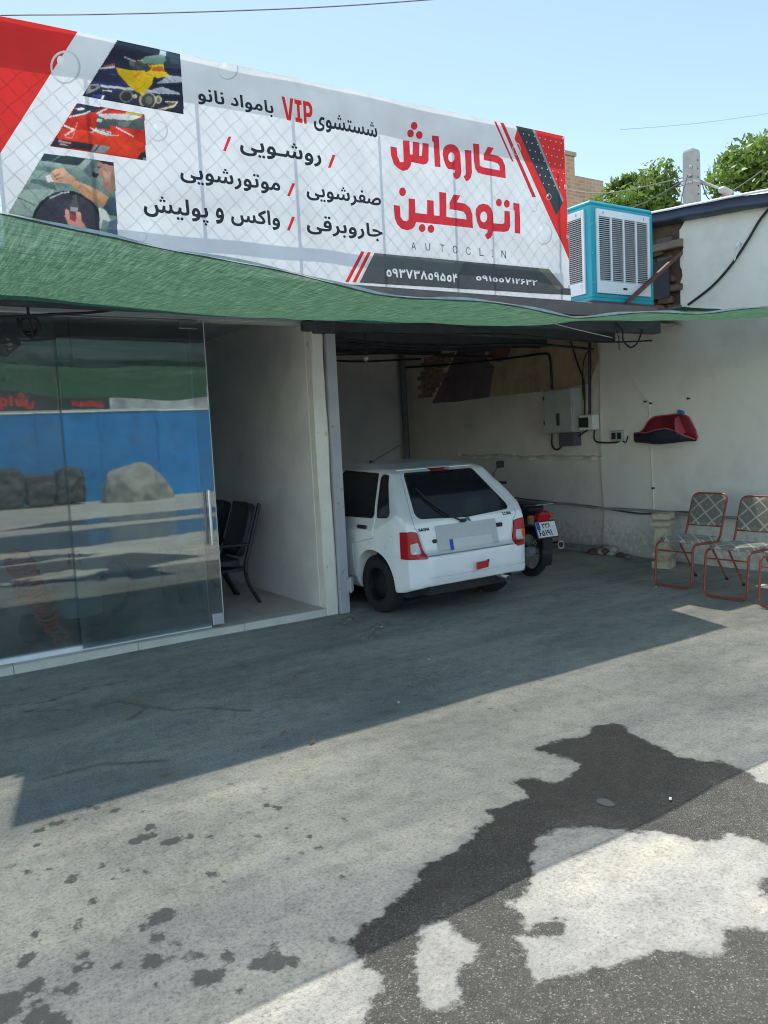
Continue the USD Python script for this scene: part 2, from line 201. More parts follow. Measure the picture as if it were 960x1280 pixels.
# outlines of the sign's words: width, height, polygons (x, y, x, y, ...)
WORDS = r'''{"نانو":[221,152,[[[142,59,139,153,161,153,165,67,166,62,175,57,189,57,199,62,200,75,192,106,215,111,222,82,222,60,218,49,213,43,197,36,169,35,156,38,146,46]],[[191,133,192,143,197,148,206,149,214,143,215,133,209,126,197,126]],[[0,19,1,22,26,26,38,34,15,38,7,44,4,50,3,66,5,74,11,86,20,95,31,100,41,100,51,96,59,88,65,77,68,57,88,57,95,59,99,66,99,75,91,106,114,111,121,82,121,60,117,49,112,43,96,36,64,35,61,26,51,14,34,4,24,1,4,0],[27,71,26,59,32,56,45,57,44,69,37,76,32,76]],[[90,133,91,143,96,148,105,149,113,143,114,133,108,126,96,126]]]],"بامواد":[390,154,[[[311,61,308,155,330,155,334,69,335,64,344,59,358,59,368,64,369,76,361,107,383,113,391,83,391,62,387,51,382,45,366,38,338,37,325,40,315,48]],[[357,8,358,17,365,23,374,22,379,16,379,7,374,1,365,0,361,2]],[[126,21,127,24,152,28,164,36,139,41,133,46,129,56,129,68,134,83,146,97,153,101,171,101,177,98,185,90,192,76,195,59,212,60,220,69,234,94,243,101,252,104,262,104,273,100,282,92,288,81,290,74,288,55,285,49,274,40,255,38,242,41,231,46,218,38,191,37,187,28,177,16,160,6,145,2,130,2],[249,79,243,64,251,61,262,60,267,62,268,69,261,81,254,82],[153,73,152,61,158,58,171,59,170,71,163,78,158,78]],[[90,38,86,155,109,155,112,38]],[[0,44,8,65,24,60,36,60,43,62,47,66,45,79,36,96,27,107,28,110,46,121,66,87,71,70,69,53,58,42,41,37,18,38]]]],"شستشوی":[744,154,[[[132,20,133,23,158,27,170,34,169,36,159,36,145,40,139,45,135,55,137,75,143,87,152,96,163,101,177,100,183,97,191,89,198,75,201,58,218,58,224,60,229,68,234,90,255,86,252,65,255,60,261,58,274,59,278,62,281,68,285,91,306,88,304,74,305,61,313,58,322,58,328,60,332,67,331,101,340,102,351,102,355,70,362,60,369,58,384,59,392,64,397,76,400,92,420,89,418,69,421,62,428,59,445,58,452,60,458,73,461,89,482,86,480,64,484,59,501,59,508,68,512,90,520,90,534,87,531,63,540,58,549,58,557,61,560,70,558,100,572,102,578,102,579,100,582,73,585,65,593,59,608,58,615,60,619,67,625,90,645,86,643,64,647,59,665,59,671,67,675,90,678,91,697,88,694,71,695,62,703,58,713,58,721,62,723,69,714,106,733,112,737,111,745,78,745,63,739,48,731,41,717,36,701,36,693,38,686,43,684,47,678,40,666,36,644,37,635,42,632,46,621,38,594,36,581,40,572,50,565,41,552,36,533,37,526,40,520,46,513,39,502,36,480,37,474,40,469,46,464,41,454,37,429,36,414,41,407,48,401,42,392,38,366,36,352,41,344,50,336,40,324,36,305,37,298,40,293,45,287,40,280,37,258,36,248,39,241,45,227,37,197,36,193,27,183,15,166,5,151,1,136,1],[159,72,158,60,164,57,177,58,176,70,169,77,164,77]],[[687,121,689,131,694,134,704,132,707,127,706,119,700,114,692,115]],[[675,142,677,152,682,155,692,153,695,148,694,140,688,135,680,136]],[[662,121,664,131,669,134,679,132,682,127,681,119,675,114,667,115]],[[413,114,414,124,421,129,431,127,435,121,434,112,427,107,418,108]],[[385,115,387,125,393,129,402,128,407,122,407,114,400,107,389,109]],[[295,121,297,131,302,134,312,132,315,127,314,119,308,114,300,115]],[[283,142,285,152,290,155,300,153,303,148,302,140,296,135,288,136]],[[270,121,272,131,277,134,287,132,290,127,289,119,283,114,275,115]],[[0,35,0,49,3,63,7,74,11,75,28,69,22,44,25,34,34,26,48,22,64,22,85,28,93,35,94,40,89,44,71,50,59,60,57,65,57,78,60,86,73,103,89,112,110,113,124,107,116,88,105,92,98,92,85,86,79,76,79,71,83,67,108,57,118,46,117,34,113,26,96,10,71,1,43,0,32,2,16,9,9,15,3,24]]]],"روشـویی":[598,155,[[[547,1,538,22,561,32,575,47,577,63,567,90,588,99,599,70,599,50,592,32,574,14]],[[469,21,470,24,498,29,509,37,488,38,481,41,475,47,472,55,472,68,478,85,489,97,500,102,510,102,520,98,531,85,537,66,536,44,530,28,525,21,513,11,503,6,488,2,473,2],[495,64,496,60,504,58,515,61,513,71,506,78,500,77,496,73]],[[187,21,188,24,213,28,225,36,200,41,194,46,190,56,190,68,195,83,207,97,214,101,232,101,238,98,246,90,253,76,256,59,324,60,330,67,336,91,356,87,354,64,362,59,372,59,380,64,384,75,386,91,389,92,408,89,405,72,406,63,414,59,424,59,432,63,434,70,425,107,447,113,451,103,456,79,455,60,450,49,442,42,433,38,407,38,399,42,395,48,389,41,377,37,355,38,350,40,343,47,332,39,322,37,252,37,248,28,238,16,221,6,206,2,191,2],[214,73,213,61,219,58,232,59,231,71,224,78,219,78]],[[398,122,400,132,405,135,415,133,418,128,417,120,411,115,403,116]],[[386,143,388,153,393,156,403,154,406,149,405,141,399,136,391,137]],[[373,122,375,132,380,135,390,133,393,128,392,120,386,115,378,116]],[[153,7,154,17,161,22,171,20,175,14,174,5,167,0,158,1]],[[0,35,1,56,6,72,8,76,10,76,28,69,23,54,22,45,25,35,34,27,50,23,69,23,86,26,93,30,95,37,89,43,76,48,80,69,83,70,100,63,119,59,143,60,148,63,150,73,142,107,161,113,164,113,165,111,172,80,172,64,166,49,159,43,149,39,117,37,117,28,114,21,106,13,95,7,68,1,44,1,28,4,15,10,9,15,3,24]],[[125,8,127,18,133,22,142,21,147,15,147,7,140,0,129,2]]]],"موتورشویی":[792,155,[[[629,21,630,24,655,28,667,36,642,41,636,46,632,56,632,68,637,83,649,97,656,101,674,101,680,98,688,90,695,76,698,59,715,60,723,69,737,94,746,101,755,104,765,104,776,100,785,92,791,81,793,74,791,55,788,49,777,40,758,38,745,41,734,46,721,38,694,37,690,28,680,16,663,6,648,2,633,2],[752,79,746,64,754,61,765,60,770,62,771,69,764,81,757,82],[656,73,655,61,661,58,674,59,673,71,666,78,661,78]],[[599,134,600,144,607,149,617,147,621,141,620,132,613,127,604,128]],[[488,21,489,24,514,28,526,36,503,40,495,46,492,52,491,68,493,76,499,88,508,97,519,102,529,102,539,98,547,90,553,79,556,59,579,59,589,62,592,68,591,83,584,108,606,114,614,84,614,62,611,53,603,44,587,38,552,37,549,28,539,16,522,6,512,3,492,2],[515,73,514,61,520,58,533,59,532,71,525,78,520,78]],[[571,135,573,145,579,149,588,148,593,142,593,134,586,127,575,129]],[[421,1,412,22,435,32,449,47,451,63,441,90,462,99,473,70,473,50,466,32,448,14]],[[187,21,188,24,213,28,225,36,200,41,194,46,190,56,190,68,195,83,207,97,214,101,232,101,238,98,246,90,253,76,256,59,273,59,280,61,284,68,290,91,310,87,308,65,312,60,330,60,336,68,340,91,343,92,362,89,359,72,360,63,368,59,378,59,386,63,388,70,379,107,398,113,402,112,408,91,410,64,404,49,390,39,382,37,361,38,353,42,349,48,343,41,337,38,314,37,304,40,297,47,292,42,282,38,251,37,248,28,238,16,221,6,206,2,191,2],[214,73,213,61,219,58,232,59,231,71,224,78,219,78]],[[352,122,354,132,359,135,369,133,372,128,371,120,365,115,357,116]],[[340,143,342,153,347,156,357,154,360,149,359,141,353,136,345,137]],[[327,122,329,132,334,135,344,133,347,128,346,120,340,115,332,116]],[[153,7,154,17,161,22,171,20,175,14,174,5,167,0,158,1]],[[0,35,1,56,6,72,8,76,10,76,28,69,23,54,22,45,25,35,34,27,50,23,69,23,86,26,93,30,95,37,89,43,76,48,80,69,83,70,100,63,119,59,143,60,148,63,150,73,142,107,161,113,164,113,165,111,172,80,172,64,166,49,159,43,149,39,117,37,117,28,114,21,106,13,95,7,68,1,44,1,28,4,15,10,9,15,3,24]],[[125,8,127,18,133,22,142,21,147,15,147,7,140,0,129,2]]]],"صفرشویی":[721,155,[[[419,2,412,21,430,28,440,35,450,49,451,62,448,74,441,87,442,90,462,98,469,83,472,70,478,61,485,59,505,59,506,62,502,66,499,75,500,91,510,106,527,114,543,113,552,108,560,99,564,88,564,76,558,60,582,60,589,70,593,89,595,91,614,86,611,67,613,62,622,59,637,80,650,92,668,103,682,107,696,107,706,104,716,96,722,83,722,66,714,51,703,43,685,37,670,35,629,36,613,40,601,49,593,41,580,37,550,38,531,43,511,38,483,37,471,43,466,32,455,19,439,8,428,3,422,1],[648,58,668,57,690,61,699,67,700,76,693,84,679,84,658,71],[522,84,522,74,526,68,533,66,541,76,542,80,540,88,532,93,526,91]],[[520,137,521,147,526,152,535,153,543,147,544,137,538,130,526,130]],[[187,21,188,24,213,28,225,36,200,41,194,46,190,56,190,68,195,83,207,97,214,101,232,101,238,98,246,90,253,76,256,59,273,59,280,61,284,68,290,91,310,87,308,65,312,60,330,60,336,68,340,91,343,92,362,89,359,72,360,63,368,59,378,59,386,63,388,70,379,107,398,113,402,112,408,91,410,64,404,49,390,39,382,37,361,38,353,42,349,48,343,41,337,38,314,37,304,40,297,47,292,42,282,38,251,37,248,28,238,16,221,6,206,2,191,2],[214,73,213,61,219,58,232,59,231,71,224,78,219,78]],[[352,122,354,132,359,135,369,133,372,128,371,120,365,115,357,116]],[[340,143,342,153,347,156,357,154,360,149,359,141,353,136,345,137]],[[327,122,329,132,334,135,344,133,347,128,346,120,340,115,332,116]],[[153,7,154,17,161,22,171,20,175,14,174,5,167,0,158,1]],[[0,35,1,56,6,72,8,76,10,76,28,69,23,54,22,45,25,35,34,27,50,23,69,23,86,26,93,30,95,37,89,43,76,48,80,69,83,70,100,63,119,59,143,60,148,63,150,73,142,107,161,113,164,113,165,111,172,80,172,64,166,49,159,43,149,39,117,37,117,28,114,21,106,13,95,7,68,1,44,1,28,4,15,10,9,15,3,24]],[[125,8,127,18,133,22,142,21,147,15,147,7,140,0,129,2]]]],"جاروبرقی":[618,166,[[[484,61,481,155,503,155,506,78,508,64,513,60,534,59,555,62,572,67,585,74,580,79,566,83,534,83,531,105,541,107,568,105,600,90,616,88,619,67,604,64,572,46,554,40,535,37,511,37,498,40,488,48]],[[559,8,560,17,567,23,576,22,581,16,581,7,576,1,567,0,563,2]],[[409,1,400,22,423,32,437,47,439,63,429,90,450,99,461,70,461,50,454,32,436,14]],[[331,21,332,24,360,29,371,37,350,38,343,41,337,47,334,55,334,68,340,85,351,97,362,102,372,102,382,98,393,85,399,66,398,44,392,28,387,21,375,11,365,6,350,2,335,2],[357,64,358,60,366,58,377,61,375,71,368,78,362,77,358,73]],[[206,2,199,21,217,28,227,35,237,49,238,62,235,74,228,87,229,90,249,98,256,83,259,70,265,61,272,59,289,60,295,64,296,76,288,107,310,113,318,83,318,62,314,51,309,45,300,40,286,37,270,37,257,43,253,32,242,19,226,8,209,1]],[[284,8,285,17,292,23,301,22,306,16,306,7,301,1,292,0,288,2]],[[0,35,1,56,6,72,8,76,10,76,28,69,23,54,22,45,25,35,34,27,50,23,69,23,86,26,93,30,95,37,89,43,76,48,81,70,100,63,119,59,161,60,173,66,172,69,167,67,148,68,140,72,135,78,133,85,134,102,139,114,148,124,161,130,176,129,185,124,194,111,198,96,198,72,195,62,189,52,181,45,169,40,144,37,117,37,117,28,114,21,106,13,95,7,68,1,44,1,28,4,15,10,9,15,3,24],[156,94,159,89,165,88,176,91,174,101,167,108,159,106,156,100]],[[169,152,170,162,177,167,187,165,191,159,190,150,183,145,174,146]],[[141,153,143,163,149,167,158,166,163,160,163,152,156,145,145,147]]]],"واکس":[415,153,[[[348,20,349,23,377,28,388,36,367,37,360,40,354,46,351,54,351,67,357,84,368,96,379,101,389,101,399,97,410,84,416,65,415,43,409,27,404,20,392,10,382,5,367,1,352,1],[374,63,375,59,383,57,394,60,392,70,385,77,379,76,375,72]],[[312,37,308,154,331,154,334,37]],[[0,34,1,55,6,71,8,75,10,75,28,68,23,53,22,44,24,35,29,28,45,22,59,22,74,27,82,36,84,44,83,61,76,86,94,91,98,91,105,65,111,59,123,58,131,63,135,74,138,91,159,87,156,64,159,60,165,58,179,59,182,61,185,69,183,101,204,101,207,74,210,65,215,60,222,58,256,58,263,61,263,71,250,86,230,103,230,114,232,119,253,133,289,150,292,150,300,133,299,130,257,110,257,108,281,85,289,67,289,58,286,50,277,42,267,38,256,36,219,36,205,41,199,47,191,40,178,36,160,37,151,41,146,46,139,39,129,36,117,36,106,40,101,25,92,13,77,4,60,0,34,1,18,7,6,18]]]],"و":[67,99,[[[0,19,1,22,29,27,40,35,19,36,12,39,6,45,3,53,3,66,9,83,20,95,31,100,41,100,51,96,62,83,68,64,67,42,61,26,55,18,44,9,34,4,19,0,4,0],[26,62,27,58,35,56,46,59,44,69,37,76,31,75,27,71]]]],"پولیش":[471,174,[[[452,28,453,36,459,41,469,39,472,34,470,24,465,21,455,23]],[[345,40,346,43,371,47,383,55,360,59,352,65,349,71,348,87,350,95,356,107,365,116,376,121,386,121,396,117,404,109,410,98,413,78,436,78,445,80,449,87,447,106,441,126,460,132,464,131,471,102,471,80,467,70,460,63,444,57,409,56,406,47,396,35,379,25,369,22,349,21],[372,92,371,80,377,77,390,78,389,90,382,97,377,97]],[[439,7,440,15,446,20,456,18,459,13,457,3,452,0,442,2]],[[427,28,428,36,434,41,444,39,447,34,445,24,440,21,430,23]],[[0,54,1,75,8,95,28,88,22,66,23,59,27,50,40,43,59,42,77,49,83,60,84,75,76,106,98,111,103,91,107,82,112,79,123,78,130,82,133,88,137,111,158,108,156,93,157,81,165,78,174,78,180,80,184,86,185,99,183,121,192,122,203,122,208,90,212,82,217,79,234,78,243,81,249,90,254,112,274,109,272,88,276,81,286,78,304,79,308,84,305,174,328,174,331,80,326,67,315,59,302,56,283,56,269,60,261,68,256,63,246,58,219,56,205,61,198,67,194,62,184,57,164,56,154,59,146,67,140,60,129,56,117,56,105,60,101,45,92,33,77,24,60,20,35,21,18,27,6,38]],[[260,26,261,36,268,41,278,39,282,33,281,24,274,19,265,20]],[[232,27,234,37,240,41,249,40,254,34,254,26,247,19,236,21]],[[140,141,142,151,147,154,157,152,160,147,159,139,153,134,145,135]],[[128,162,130,172,135,175,145,173,148,168,147,160,141,155,133,156]],[[115,141,117,151,122,154,132,152,135,147,134,139,128,134,120,135]]]],"٥۹۱٥٥۷۱۲۶۳۲":[677,86,[[[629,37,621,80,638,84,641,70,655,69,661,72,664,83,678,80,675,65,670,58,659,53,644,53,648,23,648,2,631,2]],[[547,76,548,81,563,85,568,67,575,67,577,79,581,80,589,79,589,69,594,67,597,70,596,81,609,84,612,73,612,63,605,53,600,51,589,51,583,54,577,50,571,50,574,2,557,2,555,37]],[[487,7,493,21,506,37,495,46,491,53,490,66,494,76,501,82,510,85,523,85,529,83,526,68,514,69,509,67,507,63,507,58,510,53,518,49,532,55,539,41,531,37,516,22,503,0]],[[433,37,425,80,442,84,445,70,459,69,465,72,468,83,482,80,479,65,474,58,463,53,448,53,452,23,452,2,435,2]],[[393,37,385,80,387,81,402,84,410,44,412,2,395,2]],[[315,54,304,81,321,87,340,34,360,86,377,80,361,45,348,4,338,2,331,3]],[[241,25,243,46,249,57,257,64,264,67,274,67,281,64,289,56,294,43,295,27,291,14,283,6,274,3,257,4,246,12],[259,26,262,20,271,19,278,26,277,41,271,51,264,50,260,45,258,37]],[[173,38,179,54,186,62,196,67,209,66,217,61,224,50,227,37,225,18,221,11,213,5,206,3,189,4,183,7,176,15,173,25],[191,26,194,20,203,19,210,26,209,41,203,51,196,50,192,45,190,37]],[[140,37,132,80,134,81,149,84,157,44,159,2,142,2]],[[64,62,68,73,81,83,100,83,109,76,115,57,116,23,119,5,108,3,103,4,99,36,83,35,72,39,65,48],[81,57,84,52,88,51,98,53,96,63,90,68,86,68,82,65]],[[0,25,2,46,8,57,16,64,23,67,33,67,40,64,48,56,53,43,54,27,50,14,42,6,33,3,16,4,5,12],[19,45,18,23,25,19,33,20,37,27,37,36,34,47,29,51,23,50]]]],"٥۹۳۷۳۸٥۹۵٥۴":[766,85,[[[710,79,726,83,731,59,737,58,735,64,735,73,740,80,747,83,762,82,761,68,752,69,750,64,754,59,764,63,767,48,751,43,734,43,736,1,720,1,717,39]],[[643,24,645,45,651,56,659,63,666,66,676,66,683,63,691,55,696,42,697,26,693,13,685,5,676,2,659,3,648,11],[660,26,661,22,668,18,673,18,678,21,680,26,680,35,677,46,673,50,666,49,662,44]],[[568,29,575,48,589,66,585,73,597,83,619,57,628,37,629,20,625,9,618,3,607,2,598,7,590,2,581,2,576,4,569,13],[586,21,590,18,593,22,593,27,604,27,604,22,606,18,610,18,612,20,610,37,601,54,594,49,586,35]],[[499,51,501,68,510,79,520,83,531,83,539,80,544,75,549,62,551,22,554,4,539,2,534,35,513,35,502,43],[517,55,519,51,523,50,533,52,531,62,525,67,521,67,517,64]],[[435,37,441,53,448,61,458,66,471,65,479,60,486,49,489,36,487,17,483,10,475,4,468,2,451,3,445,6,438,14,435,24],[453,25,456,19,465,18,472,25,471,40,465,50,458,49,454,44,452,36]],[[353,6,372,50,381,80,383,82,398,84,409,47,426,6,411,0,408,1,390,53,370,1,368,0]],[[283,75,284,80,299,84,304,66,311,66,313,78,317,79,325,78,325,68,330,66,333,69,332,80,345,83,348,72,348,62,341,52,336,50,325,50,319,53,313,49,307,49,310,1,293,1,291,36]],[[213,53,202,80,219,86,238,33,258,85,275,79,259,44,246,3,236,1,229,2]],[[132,75,133,80,148,84,153,66,160,66,162,78,166,79,174,78,174,68,179,66,182,69,181,80,194,83,197,72,197,62,190,52,185,50,174,50,168,53,162,49,156,49,159,1,142,1,140,36]],[[64,61,68,72,81,82,100,82,109,75,115,56,116,22,119,4,108,2,103,3,99,35,83,34,72,38,65,47],[81,56,84,51,88,50,98,52,96,62,90,67,86,67,82,64]],[[0,24,2,45,8,56,16,63,23,66,33,66,40,63,48,55,53,42,54,26,50,13,42,5,33,2,16,3,5,11],[19,44,18,22,25,18,33,19,37,26,37,35,34,46,29,50,23,49]]]],"۲۲۶":[179,84,[[[128,7,134,21,147,37,136,46,132,53,131,66,135,76,142,82,151,85,164,85,170,83,167,68,155,69,150,67,148,63,148,58,151,53,159,49,173,55,180,41,172,37,157,22,144,0]],[[74,37,66,80,83,84,86,70,100,69,106,72,109,83,123,80,120,65,115,58,104,53,89,53,93,23,93,2,76,2]],[[8,37,0,80,17,84,20,70,34,69,40,72,43,83,57,80,54,65,49,58,38,53,23,53,27,23,27,2,10,2]]]],"۶۵۱۹۱":[266,84,[[[248,37,240,80,242,81,257,84,265,44,267,2,250,2]],[[172,52,174,69,183,80,193,84,204,84,212,81,217,76,222,63,224,23,227,5,212,3,207,36,186,36,175,44],[190,56,192,52,196,51,206,53,204,63,198,68,194,68,190,65]],[[143,37,135,80,137,81,152,84,160,44,162,2,145,2]],[[61,18,61,30,65,43,82,68,78,74,90,84,110,61,119,44,122,33,120,14,113,5,108,3,100,3,92,8,83,3,74,3,64,10],[79,22,83,19,86,23,86,28,97,28,97,23,99,19,103,19,105,21,103,38,94,55,87,50,79,36]],[[0,7,6,21,19,37,8,46,4,53,3,66,7,76,14,82,23,85,36,85,42,83,39,68,27,69,22,67,20,63,20,58,23,53,31,49,45,55,52,41,44,37,29,22,16,0]]]],"A":[37,42,[[[0,0,15,42,22,43,38,0,32,0,27,12,10,12,6,0],[20,37,13,17,25,18]]]],"U":[33,42,[[[0,43,5,43,6,10,11,5,19,4,25,6,28,10,29,43,34,43,34,11,28,2,24,0,10,0,2,6,0,11]]]],"T":[32,42,[[[0,38,0,43,33,43,33,38,19,37,19,0,14,0,14,38]]]],"O":[37,42,[[[0,16,1,31,5,38,13,43,26,43,33,39,38,31,38,12,34,5,26,0,13,0,9,2,3,8],[6,29,8,10,12,6,18,4,25,5,33,14,33,29,27,37,21,39,14,38]]]],"C":[36,42,[[[0,16,1,31,9,41,13,43,26,43,35,36,37,30,31,30,30,34,25,38,13,38,7,32,5,24,7,11,14,5,24,5,30,9,31,13,37,13,35,7,30,2,26,0,13,0,5,5]]]],"L":[25,42,[[[0,43,5,43,5,5,26,5,26,0,0,0]]]],"I":[20,42,[[[0,0,0,5,8,6,8,37,0,38,0,43,21,43,21,38,13,37,13,6,21,5,21,0]]]],"N":[33,42,[[[0,43,7,43,28,9,29,43,34,43,34,0,27,0,6,35,5,0,0,0]]]],"VIP":[184,72,[[[129,0,129,73,164,73,175,69,183,60,185,53,185,43,182,34,175,27,168,24,146,23,146,0],[146,37,159,36,166,40,168,49,164,57,159,59,146,59]],[[77,0,77,14,90,15,90,57,77,58,77,72,120,72,120,58,107,57,107,15,120,14,120,0]],[[0,73,19,72,36,16,52,72,71,73,48,0,24,0]]]],"SAIPA":[196,42,[[[153,0,167,42,182,43,197,0,185,0,181,9,168,9,165,0],[173,29,171,17,179,18,175,32]],[[117,43,139,43,146,40,150,34,150,23,146,17,139,14,127,14,127,0,117,0],[127,23,138,23,140,27,139,33,135,35,127,35]],[[86,0,86,8,94,9,94,34,86,35,86,43,112,43,112,35,104,34,104,9,112,8,112,0]],[[39,0,53,42,68,43,83,0,71,0,67,9,54,9,51,0],[59,30,57,17,65,18,62,32]],[[0,10,0,15,10,15,11,11,15,9,22,9,25,12,24,16,8,20,2,25,1,34,5,40,11,43,25,43,34,36,35,30,25,30,21,34,13,34,12,31,13,27,27,24,34,19,35,8,32,3,26,0,10,0,6,2]]]],"111":[108,42,[[[78,0,79,8,90,9,90,33,87,33,80,28,80,37,89,43,100,43,100,9,109,8,109,0]],[[39,7,51,9,51,33,48,33,41,28,41,37,50,43,61,43,61,9,70,8,70,0,39,0]],[[0,7,12,9,12,33,9,33,2,28,2,37,11,43,22,43,22,9,31,8,31,0,0,0]]]],"SE":[71,42,[[[41,43,72,43,71,35,51,34,51,26,70,25,70,18,51,18,51,8,71,8,72,0,41,0]],[[0,10,0,15,10,15,11,11,15,9,22,9,25,12,24,16,8,20,2,25,1,34,5,40,11,43,25,43,34,36,35,30,25,30,21,34,13,34,12,31,13,27,27,24,34,19,35,8,32,3,26,0,10,0,6,2]]]]}'''

# ---------------------------------------------------------------- ground
def gpts(pts, ox=0, oy=0, sc=1.0):
    return [tuple(at(ox + x / sc, oy + y / sc, 2, 0)[:2]) for x, y in pts]
WET = Polygon(gpts([(90, 719), (100, 690), (128, 640), (125, 610), (92, 600), (78, 575), (62, 535), (90, 505), (130, 490), (150, 460), (200, 425), (210, 385), (260, 360), (300, 345), (330, 310), (360, 290), (360, 262), (400, 250), (440, 235), (440, 222), (412, 205), (450, 192), (490, 205), (525, 195), (550, 170), (540, 150), (500, 140), (450, 132), (490, 118), (540, 108), (575, 100), (590, 80), (640, 75), (665, 95), (720, 118), (760, 145), (800, 150), (860, 155), (900, 175), (945, 200), (985, 212)], 400, 860, 1.714) + [(4.3, 1.6), (3.6, .2), (1.0, .2), (1.0, 1.2)]).buffer(0)
for isl in ([(455, 345), (470, 320), (520, 303), (600, 300), (690, 315), (740, 310), (800, 325), (850, 330), (880, 315), (920, 325), (960, 335), (1000, 345), (1000, 400), (945, 408), (940, 440), (1000, 470), (1000, 500), (960, 520), (920, 512), (880, 520), (862, 545), (860, 580), (830, 560), (780, 570), (720, 570), (650, 585), (590, 595), (530, 615), (490, 630), (455, 640), (458, 600), (450, 560), (400, 535), (440, 530), (480, 540), (530, 545), (525, 500), (500, 488), (450, 515), (425, 500), (440, 485), (405, 460), (425, 440), (455, 425), (460, 395), (450, 375)],
            [(255, 490), (275, 500), (290, 540), (325, 555), (320, 580), (295, 590), (305, 640), (290, 670), (240, 685), (212, 675), (215, 640), (200, 610), (205, 540), (235, 510)]):
    WET = WET.difference(Polygon(gpts(isl, 400, 860, 1.714)).buffer(0))
DROPS = [(215, 480, 8), (235, 482, 6), (275, 488, 10), (125, 519, 9), (142, 516, 10), (85, 536, 8), (99, 533, 8), (180, 510, 6), (345, 490, 6), (360, 528, 12), (322, 562, 13), (340, 554, 13), (362, 549, 12), (400, 565, 13), (420, 560, 12), (455, 552, 10), (505, 553, 7), (90, 572, 8), (30, 620, 6), (120, 628, 6), (65, 635, 8), (168, 655, 9), (182, 645, 9), (245, 620, 8), (275, 652, 5), (290, 628, 6), (303, 631, 5), (352, 635, 7), (395, 640, 4), (505, 640, 9), (518, 641, 8), (540, 657, 6), (222, 705, 10), (190, 762, 8), (194, 748, 7), (395, 735, 22), (370, 748, 14), (345, 765, 10), (378, 790, 16), (412, 803, 7), (432, 804, 5), (115, 745, 5), (55, 852, 14), (72, 832, 12), (85, 780, 10), (85, 905, 20), (280, 858, 11), (200, 832, 12), (186, 862, 12), (212, 858, 10), (365, 845, 22), (415, 838, 8), (456, 838, 9), (467, 823, 8), (495, 828, 8), (540, 828, 11), (548, 842, 11), (660, 808, 10), (610, 855, 14), (655, 848, 28), (700, 845, 15), (490, 884, 26), (520, 880, 20), (575, 917, 8), (372, 900, 7), (170, 912, 16), (85, 940, 10), (130, 920, 8), (20, 945, 30), (8, 975, 26), (95, 975, 26), (130, 990, 24), (70, 992, 18), (45, 975, 5), (640, 475, 8), (665, 482, 9), (620, 550, 7), (688, 530, 4), (745, 550, 6), (765, 575, 8), (825, 510, 6), (820, 645, 5), (800, 795, 10), (150, 1010, 25)]
CRACKS = [[(60, 250), (180, 245), (285, 225), (340, 235), (415, 245), (480, 238), (600, 245)], [(0, 238), (120, 225), (220, 190), (300, 178)], [(310, 268), (350, 240)], [(100, 410), (240, 375), (400, 365)]]
RUST = [(330, 232, 55, .8), (120, 295, 60, .6), (390, 400, 45, .9), (700, 175, 30, .4), (222, 705, 14, .7)]
gx = np.unique(np.concatenate([[-160, -60, -25, -12, -6, -3], np.arange(-1.2, 5.4, .024), np.arange(5.4, 8.2, .05), [8.6, 10, 14, 25, 60, 160]]))
gy = np.unique(np.concatenate([[-160, -60, -30, -22, -16, -12, -9, -6, -4, -2, -1, -.4], np.arange(.2, 5.0, .024), np.arange(5.0, 7.4, .05), [8, 9, 10, 12, 16, 25, 60, 160]]))
GX, GY = np.meshgrid(gx, gy, indexing='ij'); P2 = np.stack([GX.ravel(), GY.ravel()], -1)
pts = shapely.points(P2); inside = shapely.contains(shapely.prepare(WET) or WET, pts)
dist = shapely.distance(pts, WET.boundary); wet = np.clip(np.where(inside, dist, -dist), -1, 1)
dr = np.full(len(P2), -1.0)
for x, y, r in DROPS:
    c = at(x / 1.92, 760 + y / 1.92, 2, 0); rr = r / 1.92 * (np.dot(c - EYE, FWD)) / FPX * 1.05
    d = np.hypot(P2[:, 0] - c[0], (P2[:, 1] - c[1]) * .8); dr = np.maximum(dr, rr - d)
crk = np.full(len(P2), 1.0)
for c in CRACKS:
    crk = np.minimum(crk, shapely.distance(pts, LineString(gpts(c, 0, 760, 1.92))))
rus = np.zeros(len(P2))
for x, y, r, a in RUST:
    c = at(x / 1.92, 760 + y / 1.92, 2, 0); rr = r / 1.92 * (np.dot(c - EYE, FWD)) / FPX
    rus = np.maximum(rus, a * np.exp(-((P2[:, 0] - c[0]) ** 2 + (P2[:, 1] - c[1]) ** 2) / rr ** 2))
yard_wet = np.where(P2[:, 1] < -.8, np.clip(.35 - np.abs(P2[:, 1] + 3.6) * .3, -1, 1), -1)   # washing water further back in the yard
wet = np.where(P2[:, 1] < -.8, yard_wet, wet)
gz = np.where((P2[:, 1] > 0) & (P2[:, 1] < 7.5) & (P2[:, 0] > -2) & (P2[:, 0] < 8.5), (fbm(np.stack([P2[:, 0] * .9, P2[:, 1] * .9, P2[:, 0] * 0], -1), 3) - .5) * .02, 0)
